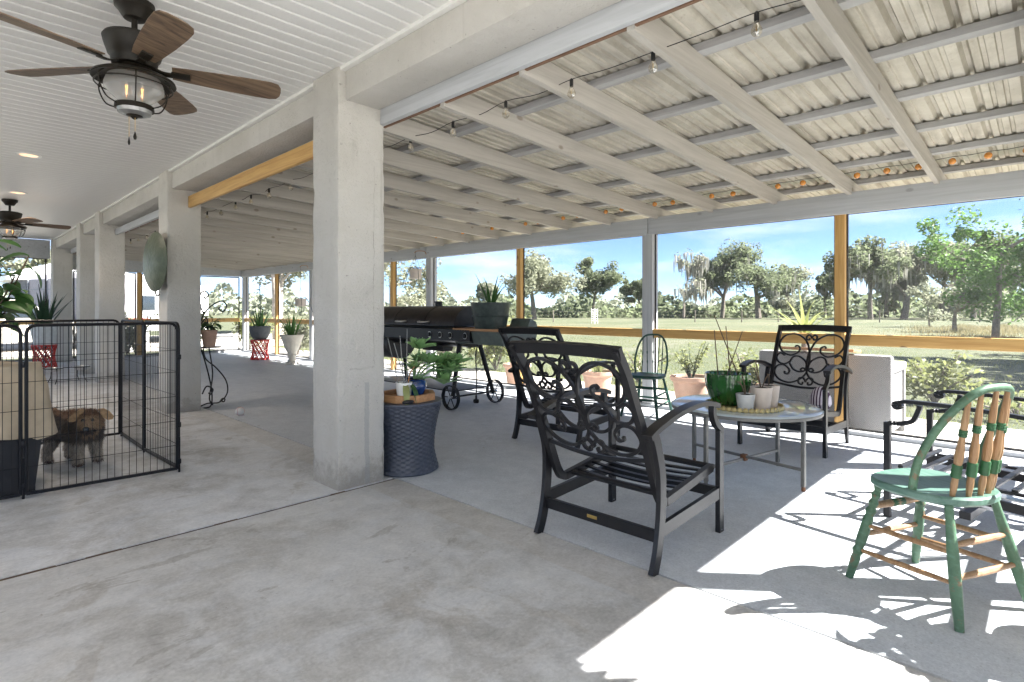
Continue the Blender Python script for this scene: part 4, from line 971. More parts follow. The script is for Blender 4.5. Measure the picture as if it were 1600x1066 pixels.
def dog():
    t = thing('dog', 'shaggy brown and tan dog standing in the wire pen', 'dog', (0, 0, 0))
    # local frame: x forward, z up, then turned to face the camera
    root = Vector((.765, 5.45, 0)); head_dir = math.atan2(-.42, .20)
    V = []; Ed = []; Rd = []
    def vtx(p, r, link_=None):
        V.append(p); Rd.append(r); i = len(V)-1
        if link_ is not None: Ed.append((link_, i))
        return i
    pel = vtx((-.17, 0, .315), (.083, .09)); mid = vtx((-.04, 0, .31), (.092, .10), pel); ch = vtx((.10, 0, .315), (.092, .11), mid)
    nk = vtx((.175, -.012, .355), (.070, .072), ch); hd = vtx((.222, -.045, .372), (.078, .074), nk)
    mz = vtx((.268, -.098, .325), (.050, .046), hd); ns = vtx((.288, -.122, .308), (.034, .032), mz)
    for s in (-1, 1):
        a = vtx((-.19, s*.062, .24), (.058, .055), pel); b = vtx((-.165, s*.075, .165), (.040, .038), a); c = vtx((-.225, s*.078, .095), (.025, .025), b); d = vtx((-.205, s*.08, .028), (.026, .024), c); vtx((-.165, s*.08, .020), (.026, .019), d)
        a = vtx((.115, s*.062, .225), (.050, .045), ch); b = vtx((.095, s*.070, .14), (.037, .035), a); c = vtx((.115, s*.072, .075), (.030, .030), b); d = vtx((.115, s*.072, .028), (.030, .026), c); vtx((.15, s*.072, .020), (.029, .020), d)
    a = vtx((-.24, 0, .36), (.025, .025), pel); vtx((-.27, 0, .42), (.02, .02), a)
    me = bpy.data.meshes.new('dog_skin'); me.from_pydata(V, Ed, []); ob = bpy.data.objects.new('dog_skin', me); COL.objects.link(ob)
    ob.modifiers.new('s', 'SKIN')
    for i, sv in enumerate(me.skin_vertices[0].data): sv.radius = Rd[i]; sv.use_root = (i == 0)
    sb = ob.modifiers.new('u', 'SUBSURF'); sb.levels = 2; sb.render_levels = 2
    dg = bpy.context.evaluated_depsgraph_get(); ev = ob.evaluated_get(dg); body = bpy.data.meshes.new_from_object(ev)
    bpy.data.objects.remove(ob)
    T = Matrix.Translation(root) @ Matrix.Rotation(head_dir, 4, 'Z')
    q = random.Random(5)
    def colour(p, g=None):
        r_ = q.uniform(.8, 2.1)
        x, y, z = p
        f = (x-.222)*.64-(y+.045)*.77; sd_ = (x-.222)*.77+(y+.045)*.64; hx = x > .165 and z > .24 and (f > -.06)
        if z < .035: c = (.07, .04, .028)
        elif hx and f > .075 and z < .325: c = (.05, .032, .024)
        elif hx and f > .045: c = (.27, .175, .10)
        elif hx and z > .40 and abs(sd_) < .06: c = (.12, .065, .035)
        elif hx: c = (.22, .135, .075)
        elif z < .20: c = (.27, .215, .155)
        elif z > .375: c = (.20, .11, .06)
        else: c = (.095, .07, .05)
        return (c[0]*r_*.95, c[1]*r_*1.02, c[2]*r_*1.15, 1)
    ca = body.color_attributes.new('Col', 'FLOAT_COLOR', 'POINT')
    for i, v in enumerate(body.vertices): ca.data[i].color = colour(v.co)
    body.polygons.foreach_set('use_smooth', [True]*len(body.polygons)); body.materials.clear()
    # fur strands on the skin, parted and hanging
    vs = []; fs = []; cs = []
    ars = [p.area for p in body.polygons]; pick = q.choices(range(len(ars)), ars, k=26000)
    for pi in pick:
        po = body.polygons[pi]; vv = [body.vertices[k].co for k in po.vertices]; wts = [q.random() for _ in vv]; sm_ = sum(wts)
        p = sum((v*(k/sm_) for v, k in zip(vv, wts)), Vector()); n_ = po.normal
        if p.z < .02: continue
        L = .040 if p.z > .2 else .022
        if p.x > .17 and p.z > .25: L = .034
        d = (n_*q.uniform(.5, 1)+Vector((-.15, 0, -.75))+Vector((q.uniform(-.5, .5),)*1+(q.uniform(-.5, .5), q.uniform(-.4, .4)))).normalized()
        sd = d.cross(n_); sd = sd.normalized() if sd.length > 1e-4 else Vector((1, 0, 0)); wd = q.uniform(.0008, .0018)
        b = len(vs); m_ = p+d*L*.55+n_*.006; e_ = p+d*L*q.uniform(.8, 1.3)+Vector((0, 0, -.004))
        vs += [p+sd*wd, p-sd*wd, m_-sd*wd*.8, m_+sd*wd*.8, e_]; fs += [(b, b+1, b+2, b+3), (b+3, b+2, b+4)]
        c = colour(p); cs += [c]*5
    body.transform(T)
    bo = link('body', body, 'dog_fur', t)
    fm = bpy.data.meshes.new('fur'); fm.from_pydata([tuple(T @ v) for v in vs], [], fs); fa = fm.color_attributes.new('Col', 'FLOAT_COLOR', 'POINT')
    for i, c in enumerate(cs): fa.data[i].color = c
    link('fur', fm, 'dog_fur', t)
    fw = Vector((.62, -.75, -.22)).normalized(); sdv = Vector((.77, .64, 0)).normalized(); hc = Vector((.222, -.045, .372))
    for s in (-1, 1):
        P = [hc+sdv*(s*a)+Vector((0, 0, b))+fw*c for a, b, c in ((.040, .068, .0), (.075, .072, .005), (.112, .050, .010), (.145, .012, .018), (.138, -.006, .02), (.105, -.008, .02), (.072, .012, .012))]
        k = len(P); bk_ = [p-fw*.016 for p in P]
        MB().add(P+bk_, [tuple(range(k)), tuple(range(k, 2*k))[::-1]]+[(i, (i+1) % k, (i+1) % k+k, i+k) for i in range(k)]).xform(T).build('ear', 'dog_ear', t, 80)
        MB().sphere(hc+fw*.082+sdv*(s*.030)+Vector((0, 0, .022)), .012, 6).xform(T).build('eye', 'car_glass', t)
    MB().sphere(Vector((.303, -.140, .318)), .022, 7, .8).xform(T).build('nose', 'car_glass', t)
    return t
simple('dog_ear', (.38, .25, .14), .9, var=.3, scale=40, bump=.6)
dog()
def bowl_stand():
    t = thing('bowl_stand', 'raised metal dog bowl stand on the floor beyond the pen', 'bowl stand', (1.5, 11.6, 0), R(10))
    for x in (-.18, .18):
        MB().lathe([(.002, .20), (.08, .20), (.11, .26), (.125, .262), (.11, .255), (.085, .21), (.002, .21)], 24, (x, 0, 0)).build('bowl', 'steel', t)
        MB().tube([(x+.125*math.cos(2*math.pi*i/24), .125*math.sin(2*math.pi*i/24), .25) for i in range(25)], .006, 6).build('ring', 'pen_black', t)
        for s in (-1, 1): MB().tube(spline([(x, s*.125, .25), (x, s*.14, .1), (x*1.2, s*.17, .006)], 4), .006, 6).build('leg', 'pen_black', t)
    MB().tube([(-.06, 0, .25), (.06, 0, .25)], .006, 6).build('link_bar', 'pen_black', t)
bowl_stand()
o = MB().sphere((0, 0, .048), .048, 12).build('ball', 'leather_ball'); o.location = (2.40, 6.62, -.003); tag(o, 'scuffed white ball on the porch floor near the plant stand', 'ball')
st = MB()
for s in (-1, 1):
    st.tube([(.034*math.cos(a)*1.0, s*(.020+.012*math.cos(2*a)), .048+.044*math.sin(a)) if False else (.0492*math.cos(a)*math.cos(s*.42+.28*math.cos(2*a)*s), .0492*math.sin(s*.42+.28*s*math.cos(2*a)), .048+.0492*math.sin(a)*math.cos(s*.42+.28*s*math.cos(2*a))) for a in [2*math.pi*i/40 for i in range(41)]], .0012, 4)
st.build('stitching', 'red_paint', o)
# round plate on its column
pl = thing('wall_plate', 'large round hammered green plate fixed to the stucco column', 'wall plate', (1.80, 7.40, 1.75))
mb = MB().lathe([(.002, .075), (.12, .07), (.22, .052), (.30, .026), (.338, .004), (.345, 0), (.338, -.006), (.30, .012), (.2, .035), (.002, .055)], 48, close=False)
mb.xform(Matrix.Rotation(R(6), 4, 'Z') @ Matrix.Rotation(R(-90), 4, 'Y')); mb.v = [(x-.05, y, z) for x, y, z in mb.v]; mb.build('dish', 'plate_glass', pl)
MB().tube(spline([(.045, .1, .30), (-.02, .1, .32), (-.03, .1, 0), (-.02, .1, -.36), (.02, .1, -.37)], 4), .009, 7).build('bracket', 'bronze', pl)

# ---------------------------------------------------------------- iron plant stand
def plant_stand():
    t = thing('iron_plant_stand', 'curly wrought iron plant stand against the column with the green plate', 'plant stand', (2.36, 7.45, -.003))
    B = 'black_metal'; r = .0085
    curves = [[(-.13, 0, .02), (-.04, 0, .05), (.10, 0, .05), (.19, 0, .16), (.17, 0, .32), (.06, 0, .48), (-.06, 0, .60), (-.09, 0, .74)],
              [(.10, 0, .05), (.13, 0, .09), (.16, 0, .08), (.15, 0, .05), (.125, 0, .055)],
              [(-.10, -.05, .005), (-.02, -.06, .03), (-.01, -.06, .2), (-.05, -.04, .45), (-.12, -.02, .74)],
              [(-.10, 0, .17), (-.05, 0, .26), (.02, 0, .22), (.0, 0, .16), (-.03, 0, .18)],
              [(-.12, .04, .74), (-.12, .04, .98), (-.07, .03, 1.15), (.03, .0, 1.27), (.13, 0, 1.31), (.18, 0, 1.25), (.14, 0, 1.18), (.09, 0, 1.21), (.11, 0, 1.24)],
              [(-.07, .03, 1.15), (-.11, 0, 1.22), (-.13, 0, 1.36), (-.08, 0, 1.43), (-.03, 0, 1.39), (-.06, 0, 1.34), (-.08, 0, 1.37)],
              [(-.11, .02, 1.02), (-.05, .02, 1.10), (-.03, .02, 1.02), (-.07, .02, .96)],
              [(.0, .08, .74), (.05, .10, .4), (.02, .12, .1), (.06, .12, .005)]]
    for c in curves: MB().tube(spline(c, 7), r, 8, up=(0, 1, 0)).build('scroll', B, t)
    MB().lathe([(.002, .735), (.12, .735), (.124, .742), (.12, .748), (.002, .746)], 28, (-.01, 0, 0)).build('shelf', B, t)
plant_stand()
p = thing('potted_plant', 'terracotta pot of glossy green leaves on the iron plant stand', 'plant', (2.34, 7.45, .744))
pot(p, cup(.065, .092, .20, .008, .008), 'terracotta', .082, .185); bushy(p, .185, 46, .11, .05, 'leaf_green', random.Random(21), .17, .10, .4, 8)

# ---------------------------------------------------------------- planters by the screen
def red_stand(label, loc):
    t = thing('red_wire_stand', label, 'plant stand', loc, 0, 'red wire plant stands')
    N = 12
    for k in range(N):
        a = 2*math.pi*k/N
        for sgn in (-1, 1):
            b_ = a+sgn*R(75); pts = []
            for i in range(9):
                f = i/8; an = a+(b_-a)*f; rr2 = .21; x = rr2*(math.cos(a)*(1-f)+math.cos(b_)*f); y = rr2*(math.sin(a)*(1-f)+math.sin(b_)*f); pts.append((x, y, .01+.46*f))
            MB().tube(pts, .011, 6).build('strut', 'red_paint', t)
    for z in (.01, .47): MB().tube([(.21*math.cos(2*math.pi*i/32), .21*math.sin(2*math.pi*i/32), z) for i in range(33)], .011, 6).build('ring', 'red_paint', t)
    MB().lathe([(.002, .465), (.2, .465), (.2, .478), (.002, .478)], 24).build('top', 'red_paint', t)
red_stand('red wire plant stand by the screen at the far end of the porch', (5.45, 13.75, -.003))
p = thing('grey_planter', 'dark grey bowl planter of spiky leaves on the red stand by the screen', 'planter', (5.45, 13.75, .475))
pot(p, [(.002, 0), (.13, 0), (.19, .07), (.23, .18), (.245, .33), (.228, .33), (.21, .18), (.17, .08), (.002, .03)], 'grey_pot', .222, .30); spiky(p, .30, 24, .62, .05, .5, 'leaf_aloe', random.Random(31), .8, .14)
ms = oval_mesh(.20, .035, .5); ms.materials.append(M['leaf_green']); MB().tube([(0, 0, .3), (.02, .02, .8), (.0, .04, 1.35)], [.01, .008, .005], 7).build('stem', 'leaf_dark', p)
for i in range(26): link('leaf', ms, None, p, (.01, .03, .65+.027*i), Euler((0, R(-30+rr.uniform(-15, 15)), i*2.4)))
red_stand('red wire plant stand beside the grey corner column on the left', (1.55, 14.9, 0))
p = thing('snake_plant', 'white pot of dark snake plant on the left red stand', 'plant', (1.55, 14.9, .478))
pot(p, cup(.17, .25, .42, .012), 'light_grey_pot', .23, .39); spiky(p, .39, 26, .85, .085, .25, 'leaf_dark', random.Random(41), .75, .15)
p = thing('stone_urn', 'pale fluted stone urn of aloe standing by the screen', 'planter', (5.47, 12.05, -.003))
MB().lathe([(.002, 0), (.14, 0), (.14, .04), (.09, .07), (.075, .14), (.10, .20), (.085, .24), (.12, .30), (.155, .38), (.20, .52), (.235, .60), (.25, .625), (.25, .65), (.22, .65), (.20, .60), (.002, .58)], 40, fn=lambda r, z, a: r*(1+(.03*math.cos(a*12) if .28 < z < .56 else 0))).build('urn', 'stone_pot', p)
MB().lathe([(.205, .595), (.205, .62), (.002, .63)], 24, close=False).build('soil', 'soil', p); spiky(p, .62, 20, .55, .055, .45, 'leaf_aloe', random.Random(51), .75, .12)
def hanging_pot(label, loc, r, drop):
    t = thing('hanging_pot', label, 'hanging pot', loc, 0, 'pots hung from the header')
    MB().lathe([(.002, 0), (r*.8, 0), (r, .16), (r+.006, .16), (r+.006, .175), (r-.006, .175), (r-.01, .02), (.002, .02)], 22).build('pot', 'white_clay', t)
    for k in range(3):
        a = 2*math.pi*k/3; MB().tube([(r*math.cos(a), r*math.sin(a), .165), (0, 0, .42), (0, 0, drop)], .0025, 5).build('wire', 'cable_black', t)
    MB().tube(spline([(-.02, 0, drop-.02), (0, 0, drop+.0), (.04, 0, drop+.02), (.10, -.12, drop+.01), (.07, -.22, drop-.05)], 4), .006, 6).build('hook', 'plank_brown', t)
    for k in range(6):
        a = k*1.1; MB().tube(spline([(0, 0, .16), (math.cos(a)*r*.9, math.sin(a)*r, .20), (math.cos(a)*r*1.8, math.sin(a)*r*1.6, .02), (math.cos(a)*r*2.2, math.sin(a)*r*2, -.14)], 4), .005, 5).build('trailing_stem', 'leaf_dark', t)
hanging_pot('small pinkish pot hanging over the grill by a hook', (5.95, 8.15, 1.75), .115, .48)
hanging_pot('small grey pot hanging above the stone urn', (5.90, 12.55, 1.28), .13, .93)
# outdoor pots
def planter(label, loc, s, kind, seed):
    t = thing('terracotta_planter', label, 'planter', loc, 0, 'terracotta planters outside the screen')
    pot(t, [(.002, 0), (.17*s, 0), (.19*s, .05*s), (.23*s, .33*s), (.27*s, .36*s), (.27*s, .41*s), (.245*s, .41*s), (.22*s, .34*s), (.17*s, .04*s), (.002, .03*s)], 'terracotta', .235*s, .375*s)
    q = random.Random(seed)
    if kind == 'spiky': spiky(t, .37*s, 26, .62*s, .030, 1.1, 'leaf_bush', q, 1.1, .08)
    else: bushy(t, .37*s, 170, .095, .042, 'leaf_bush', q, .50*s, .30*s, .3, 14)
planter('broad terracotta planter with pale leafy sprigs right of the small green chair', (6.95, 3.42, -.09), 1.0, 'bushy', 61)
planter('terracotta planter with a spiky plant behind the nearest scroll chair', (6.85, 4.85, -.09), .92, 'spiky', 62)
planter('terracotta planter half hidden behind the grill wheel', (6.9, 6.55, -.09), .9, 'spiky', 63)
planter('low terracotta planter with sprigs behind the low table', (7.25, 2.75, -.09), .8, 'bushy', 64)
p = thing('variegated_plant', 'yellow green striped spiky plant rising behind the facing patio chair', 'plant', (7.45, 2.18, -.09))
pot(p, cup(.17, .22, .55, .012, .01), 'terracotta', .205, .52); MB().tube([(0, 0, .5), (0, 0, 1.0)], .035, 10).build('stem', 'bark', p); spiky(p, .98, 30, .62, .045, 1.5, 'leaf_yellow', random.Random(65), 1.45, .04)
def loveseat():
    t = thing('wicker_loveseat', 'grey wicker loveseat outside the screen behind the scroll chair', 'loveseat', (6.40, 1.10, -.09))
    MB().bbox(0, .14, .0, 1.25, .05, .84, .03).build('back_panel', 'grey_wicker', t)
    for y in (0, 1.05):
        MB().bbox(.145, .80, y, y+.20, .66, .74, .02).build('arm_top', 'wicker_light', t)
        MB().bbox(.145, .74, y+.03, y+.17, .06, .658, .02).build('arm_panel', 'wicker_light', t)
        MB().bbox(.742, .80, y+.01, y+.19, .0, .658, .015).build('arm_post', 'grey_wicker', t)
    MB().bbox(.145, .78, .205, 1.045, .10, .36, .02).build('seat_base', 'grey_wicker', t)
    MB().bbox(.15, .79, .21, 1.04, .365, .50, .04).build('cushion', 'striped_cloth', t)
loveseat()
o = MB().bbox(-.16, .16, -.35, .35, 0, .03, .004).build('wooden_board', 'plank_brown'); o.location = (6.47, 1.75, .765); o.rotation_euler = (0, R(4), 0); tag(o, 'weathered board lying across the back of the wicker loveseat', 'board')
# leafy plant at the left edge, in a tall pot behind the pen
p = thing('broadleaf_plant', 'broad leaved plant reaching in from the left edge above the pen', 'plant', (.28, 8.0, 0))
pot(p, cup(.16, .22, .45, .012, .01), 'terracotta', .20, .42)
sts = [(.0, 0, 2.05), (.42, -.02, 1.78), (.30, -.08, 1.55), (.36, .0, 1.36), (.12, .1, 1.7), (.1, -.1, 1.9), (.2, -.2, 1.3)]
mb = MB()
for e in sts: mb.tube(spline([(0, 0, .42), (e[0]*.3, e[1]*.3, .95), e], 5), [.012]*10+[.007], 7) if False else mb.tube(spline([(0, 0, .42), (e[0]*.3, e[1]*.3, .95), e], 5), .008, 7)
mb.build('stem', 'stick', p)
lms = [oval_mesh(.28, .15, .5), oval_mesh(.23, .13, .9), oval_mesh(.30, .14, .2)]
for m in lms: m.materials.append(M['leaf_dark'] if False else M['leaf_green'])
q = random.Random(71)
for k, e in enumerate(sts):
    for i in range(7):
        f = .62+.38*i/6; v = Vector((0, 0, .42)).lerp(Vector(e), f) if f < .5 else Vector((e[0]*.3, e[1]*.3, .95)).lerp(Vector(e), (f-.5)/.5)
        link('leaf', lms[(i+k) % 3], None, p, v, Euler((q.uniform(-.5, .5), q.uniform(-.6, .5), i*2.4+k)))
# plants just outside the right edge: their shadows fall into the picture
p = thing('potted_plant', 'leafy fern just out of view at the right, shading the floor', 'plant', (2.92, -.24, -.003)); pot(p, cup(.12, .16, .28, .012, .01), 'terracotta', .15, .26); bushy(p, .26, 90, .16, .08, 'leaf_green', random.Random(81), .62, .2, .4, 10)
p = thing('hanging_basket', 'hanging basket of leaves just out of view above the right edge', 'hanging basket', (2.42, -.27, 1.50)); pot(p, cup(.09, .15, .16, .012, .01), 'dark_green_pot', .14, .14)
bushy(p, .14, 30, .16, .08, 'leaf_green', random.Random(82), .2, .2, .6, 8)
for k in range(3): MB().tube([(.155*math.cos(k*2.09), .155*math.sin(k*2.09), .16), (0, 0, .6), (0, 0, .95)], .003, 5).build('wire', 'cable_black', p)

# ================================================================ outdoors: trees and far things
def cam_pt(u, d, z=GZ):
    r = (u-800)/870*d; return (.695*r+.719*d, -.719*r+.695*d, z)
def make_tree(name, label, loc, H, W, seed, leafmat, bark='bark', nleaf=3500, leaf=.22, fork=.35, moss=False, bare=False, lean=0, trunk_r=None, group='trees in the field', tips_n=None, low=.3):
    q = random.Random(seed); t = thing(name, label, 'tree', loc, q.uniform(0, 6.28), group)
    tr = trunk_r or H*.022; tb = MB(); tips = []
    def grow(p, d, L, r, lvl):
        n = 4; P = [p]; Rr = [r]; c = p.copy(); dd = d.copy()
        for i in range(n):
            dd = (dd+Vector((q.uniform(-1, 1), q.uniform(-1, 1), q.uniform(-.4, .6)))*.16).normalized(); c = c+dd*(L/n); P.append(c.copy()); Rr.append(r*(1-.5*(i+1)/n))
        tb.tube(P, Rr, 8 if lvl == 0 else 5)
        if lvl >= 3 or L < H*.06: tips.append((P[-1], lvl)); return
        kids = q.choice((3, 4)) if lvl < 2 else q.choice((2, 3))
        for k in range(kids):
            f = q.uniform(.45, 1) if k else 1; i = min(n, max(1, int(round(f*n)))); a = q.uniform(0, 6.28)
            side = Vector((math.cos(a), math.sin(a), q.uniform(-.45, .65))).normalized()
            nd = (dd*q.uniform(.35, .8)+side*q.uniform(.6, 1.05)*(W/H*1.5+.25)).normalized()
            grow(P[i], nd, L*q.uniform(.58, .78), Rr[i]*.72, lvl+1)
        tips.append((P[-1], lvl))
    grow(Vector((0, 0, 0)), Vector((lean, 0, 1)).normalized(), H*fork, tr, 0)
    zmax = max(p.z for p, _ in tips); rmax = max(math.hypot(p.x, p.y) for p, _ in tips)
    sz = (H*.94)/zmax; sx = (W*.46)/rmax
    tb.v = [(x*sx if True else x, y*sx, z*sz) for x, y, z in tb.v]
    tips = [Vector((p.x*sx, p.y*sx, p.z*sz)) for p, _ in tips if p.z*sz > low*H*.6]
    tb.build('trunk', bark, t)
    vs = []; fs = []; ms_ = MB()
    if not tips: return t
    per = max(1, nleaf//len(tips))
    for p in tips:
        cr_ = q.uniform(.45, 1.1)*W*.11
        for _ in range(int(per*q.uniform(.5, 1.5)*(0.12 if bare else 1))):
            o_ = Vector((q.gauss(0, 1), q.gauss(0, 1), q.gauss(0, .75))); o_ = o_*(min(1, 1.5/max(.01, o_.length))*cr_*.62); c = p+o_; s = leaf*q.uniform(.5, 1.2)
            a = Vector((q.uniform(-1, 1), q.uniform(-1, 1), q.uniform(-.6, .6))).normalized(); b = a.cross(Vector((q.uniform(-1, 1), q.uniform(-1, 1), q.uniform(-1, 1)))).normalized()
            k = len(vs); vs += [c-a*s, c+b*s*.5, c+a*s, c-b*s*.5]; fs.append((k, k+1, k+2, k+3))
        if moss and q.random() < .9:
            for _ in range(moss):
                c = p+Vector((q.gauss(0, .5), q.gauss(0, .5), q.uniform(-.2, .2)))*cr_; L = q.uniform(.08, .22)*H; wd = q.uniform(.06, .16); a = q.uniform(0, 3.14); dx, dy = math.cos(a)*wd, math.sin(a)*wd
                ms_.add([(c.x-dx, c.y-dy, c.z), (c.x+dx, c.y+dy, c.z), (c.x+dx*.7+.05, c.y+dy*.7, c.z-L*.6), (c.x+.04, c.y, c.z-L), (c.x-dx*.7, c.y-dy*.7, c.z-L*.5)], [(0, 1, 2, 3, 4)])
    cm = bpy.data.meshes.new('crown'); cm.from_pydata([tuple(v) for v in vs], [], fs); link('crown', cm, leafmat, t)
    if ms_.v:
        mm = bpy.data.meshes.new('moss'); mm.from_pydata(ms_.v, [], ms_.f); link('hanging_moss', mm, 'moss', t)
    return t
def T(u, d): return cam_pt(u, d)
make_tree('young_tree', 'bright green young tree at the right edge beyond the lawn', T(1555, 26), 7.2, 7.4, 101, 'foliage_bright', 'bark', 8500, .105, .33)
make_tree('young_tree', 'green tree with a pale crooked trunk at the far right edge', T(1640, 25), 7.0, 7.0, 102, 'foliage_bright', 'bark_pale', 7500, .125, .34)
make_tree('small_tree', 'low spreading grey green tree left of the bright young tree', T(1492, 33), 3.1, 5.0, 103, 'foliage_olive', 'bark', 2600, .11, .3)
make_tree('small_tree', 'slim pale tree just left of the low spreading one', T(1452, 42), 3.4, 4.2, 104, 'foliage_olive', 'bark', 2000, .12, .4)
oaks = [(1360, 74, 10.2, 8.5, 'foliage_oak', 1, 'dark oak with hanging moss just right of the yellow post'), (1412, 78, 11.2, 9, 'foliage_olive', 2, 'tall grey mossy oak in the middle of the right hand grove'),
        (1470, 82, 10.5, 10, 'foliage_oak', 1, 'broad oak at the right of the mossy grove'), (1185, 84, 10.9, 13, 'foliage_oak', 1, 'largest rounded oak in the centre of the field'),
        (1128, 88, 10.0, 8, 'foliage_oak', 1, 'narrower oak touching the largest field oak on its left'), (1235, 95, 8.6, 9, 'foliage_olive', 1, 'lower oak touching the largest field oak on its right'), (835, 74, 7.6, 9.5, 'foliage_olive', 0, 'rounded tree behind the yellow post above the grill'),
        (926, 92, 9.2, 8, 'foliage_oak', 0, 'lone bright topped tree between the grill and the grey post'), (1560, 70, 10, 10, 'foliage_oak', 1, 'oak behind the bright young tree at the right'), (1520, 86, 9.5, 10, 'foliage_olive', 2, 'pale mossy oak seen through the gap left of the bright young tree'), (1385, 92, 9.0, 9, 'foliage_olive', 1, 'pale oak filling in behind the dark mossy oak'), (1290, 90, 8.2, 4.2, 'foliage_oak', 1, 'thin ragged tree just left of the yellow post'),
        (1002, 100, 6.5, 5, 'foliage_oak', 0, 'small tree mostly behind the grey post'), (760, 110, 6.2, 6, 'foliage_olive', 0, 'distant tree behind the ribbed pot on the grill')]
for i, (u, d, h, wd, m, mo, lab) in enumerate(oaks): make_tree('oak_tree', lab, T(u, d), h*1.06, wd*1.42, 200+i, m, 'bark', 9500, .26, .27, mo*6, group='oaks across the field')
make_tree('mossy_tree', 'nearly bare tree draped in grey moss right of the grey post', T(1068, 82), 10.4, 9.5, 230, 'foliage_olive', 'bark', 5200, .22, .30, 9, True, group='oaks across the field')
# far end of the porch
make_tree('limb_tree', 'tree with forked pale limbs beyond the far screen', (10.5, 24.5, GZ), 8.0, 8, 240, 'foliage_olive', 'bark_pale', 2600, .16, .26, group='trees beyond the far end')
make_tree('limb_tree', 'shady tree beside the white camper beyond the far screen', (7.6, 27.5, GZ), 8.5, 8, 241, 'foliage_oak', 'bark', 3200, .17, .35, group='trees beyond the far end')
for i, (x, y, h, lab) in enumerate(((13.5, 31, 6, 'round leafy tree seen between the far urn and the yellow post'), (2.5, 46, 6, 'tree behind the cream car'), (17, 27, 6, 'olive tree seen through the screen left of the grill'), (22, 33, 7, 'taller olive tree beyond the hanging pot'))):
    make_tree('leafy_tree', lab, (x, y, GZ), h, h*1.05, 250+i, 'foliage_olive', 'bark_pale', 2600, .17, .3, group='trees beyond the far end')
make_tree('shade_tree', 'large tree out of view on the right shading the lawn', (22, -6.5, GZ), 12, 9, 260, 'foliage_oak', 'bark', 4500, .26, .5)

def bush(label, loc, r, h, seed, mat, name='bush', n=700, leaf=.07, group='shrubs by the porch'):
    q = random.Random(seed); t = thing(name, label, 'shrub', loc, 0, group); st = MB(); vs = []; fs = []
    for k in range(9):
        a = q.uniform(0, 6.28); e = Vector((math.cos(a)*r*q.uniform(.2, .9), math.sin(a)*r*q.uniform(.2, .9), h*q.uniform(.5, 1))); st.tube(spline([(0, 0, 0), (e.x*.4, e.y*.4, e.z*.6), e], 3), .012, 5)
        for _ in range(n//9):
            f = q.uniform(.35, 1.05); c = Vector((e.x*f, e.y*f, e.z*f))+Vector((q.gauss(0, .1), q.gauss(0, .1), q.gauss(0, .08)))*r*1.3; s = leaf*q.uniform(.5, 1.2)
            c.z = max(c.z, .03)
            a_ = Vector((q.uniform(-1, 1), q.uniform(-1, 1), q.uniform(-.3, 1))).normalized(); b_ = a_.cross(Vector((q.uniform(-1, 1), q.uniform(-1, 1), q.uniform(-1, 1)))).normalized()
            i = len(vs); vs += [c-a_*s, c+b_*s*.45, c+a_*s, c-b_*s*.45]; fs.append((i, i+1, i+2, i+3))
    st.build('stem', 'bark', t); m = bpy.data.meshes.new('foliage'); m.from_pydata([tuple(v) for v in vs], [], fs); link('foliage', m, mat, t)
bush('yellow green shrub beyond the black spring chair', (9.6, 1.15, GZ), .6, .8, 301, 'leaf_bush', n=900, leaf=.055)
bush('low sprawling shrub at the right edge behind the green bow back chair', (9.0, .3, GZ), .7, .35, 302, 'leaf_bush', n=420, leaf=.045)
bush('small shrub on the lawn between the loveseat and the spring chair', (10.5, 2.3, GZ), .6, .5, 303, 'leaf_bush', n=260, leaf=.045)
bush('leafy sprigs behind the low table planters', (9.0, 3.5, GZ), .7, .7, 304, 'leaf_bush', n=350, leaf=.05)
bush('sprigs growing outside the screen beyond the small green chair', (8.9, 5.4, GZ), .7, .6, 305, 'leaf_bush', n=350, leaf=.05)
for i, (x, y) in enumerate(((7.3, 12.3), (7.6, 13.8), (7.2, 15.5), (5.2, 18.6), (3.8, 19.0), (7.0, 18.5), (8.6, 10.5), (8.4, 8.6))):
    bush(['pale bush outside the screen behind the stone urn', 'pale bush outside the screen behind the grey bowl planter', 'bush outside the far corner of the porch', 'bush beyond the far screen right of the iron plant stand', 'low bush beyond the far screen left of the grey trailer', 'bush just past the far porch corner', 'bush outside the screen left of the grill', 'bush outside the screen behind the grill'][i], (x, y, GZ if x > 8.1 or y > 21 else -.09 if y < 20.5 and x > 6.3 else GZ), .85, 1.25, 310+i, 'leaf_bush' if i % 2 else 'foliage_olive', n=1300, leaf=.08)
# tall dry grass patch and distant woods (nobody could count these)
def scatter(name, label, cat, pts, mat, blades):
    vs = []; fs = []
    for c, L, wd, q in pts:
        a = q.uniform(0, 3.14); dx, dy = math.cos(a)*wd, math.sin(a)*wd; i = len(vs); lx, ly = q.uniform(-.3, .3)*L, q.uniform(-.3, .3)*L
        vs += [(c[0]-dx, c[1]-dy, c[2]), (c[0]+dx, c[1]+dy, c[2]), (c[0]+lx, c[1]+ly, c[2]+L)]; fs.append((i, i+1, i+2))
    m = bpy.data.meshes.new(name); m.from_pydata(vs, [], fs); o = link(name, m, mat); tag(o, label, cat, kind='stuff'); return o
q = random.Random(401); pts = []
for _ in range(7000):
    u = 1540+q.gauss(0, 55); d = 35+q.gauss(0, 5); c = cam_pt(u, d); pts.append((c, q.uniform(.1, .5)*max(.15, math.sin(math.pi*(d-24)/24))*(.5+.5*math.sin(u*.045)**2), .014, q))
scatter('tall_grass', 'tall dry straw coloured grass around the small trees', 'grass', pts, 'dry_grass', 0)
pts = []
for _ in range(26000):
    x = 8.02+13*q.random()**2.2; y = q.uniform(-2, 20); k_ = math.sin(x*2.1+y)*math.sin(y*1.7-x*.6); pts.append(((x, y, GZ), q.uniform(.03, .08)*(1+.7*k_), .006, q))
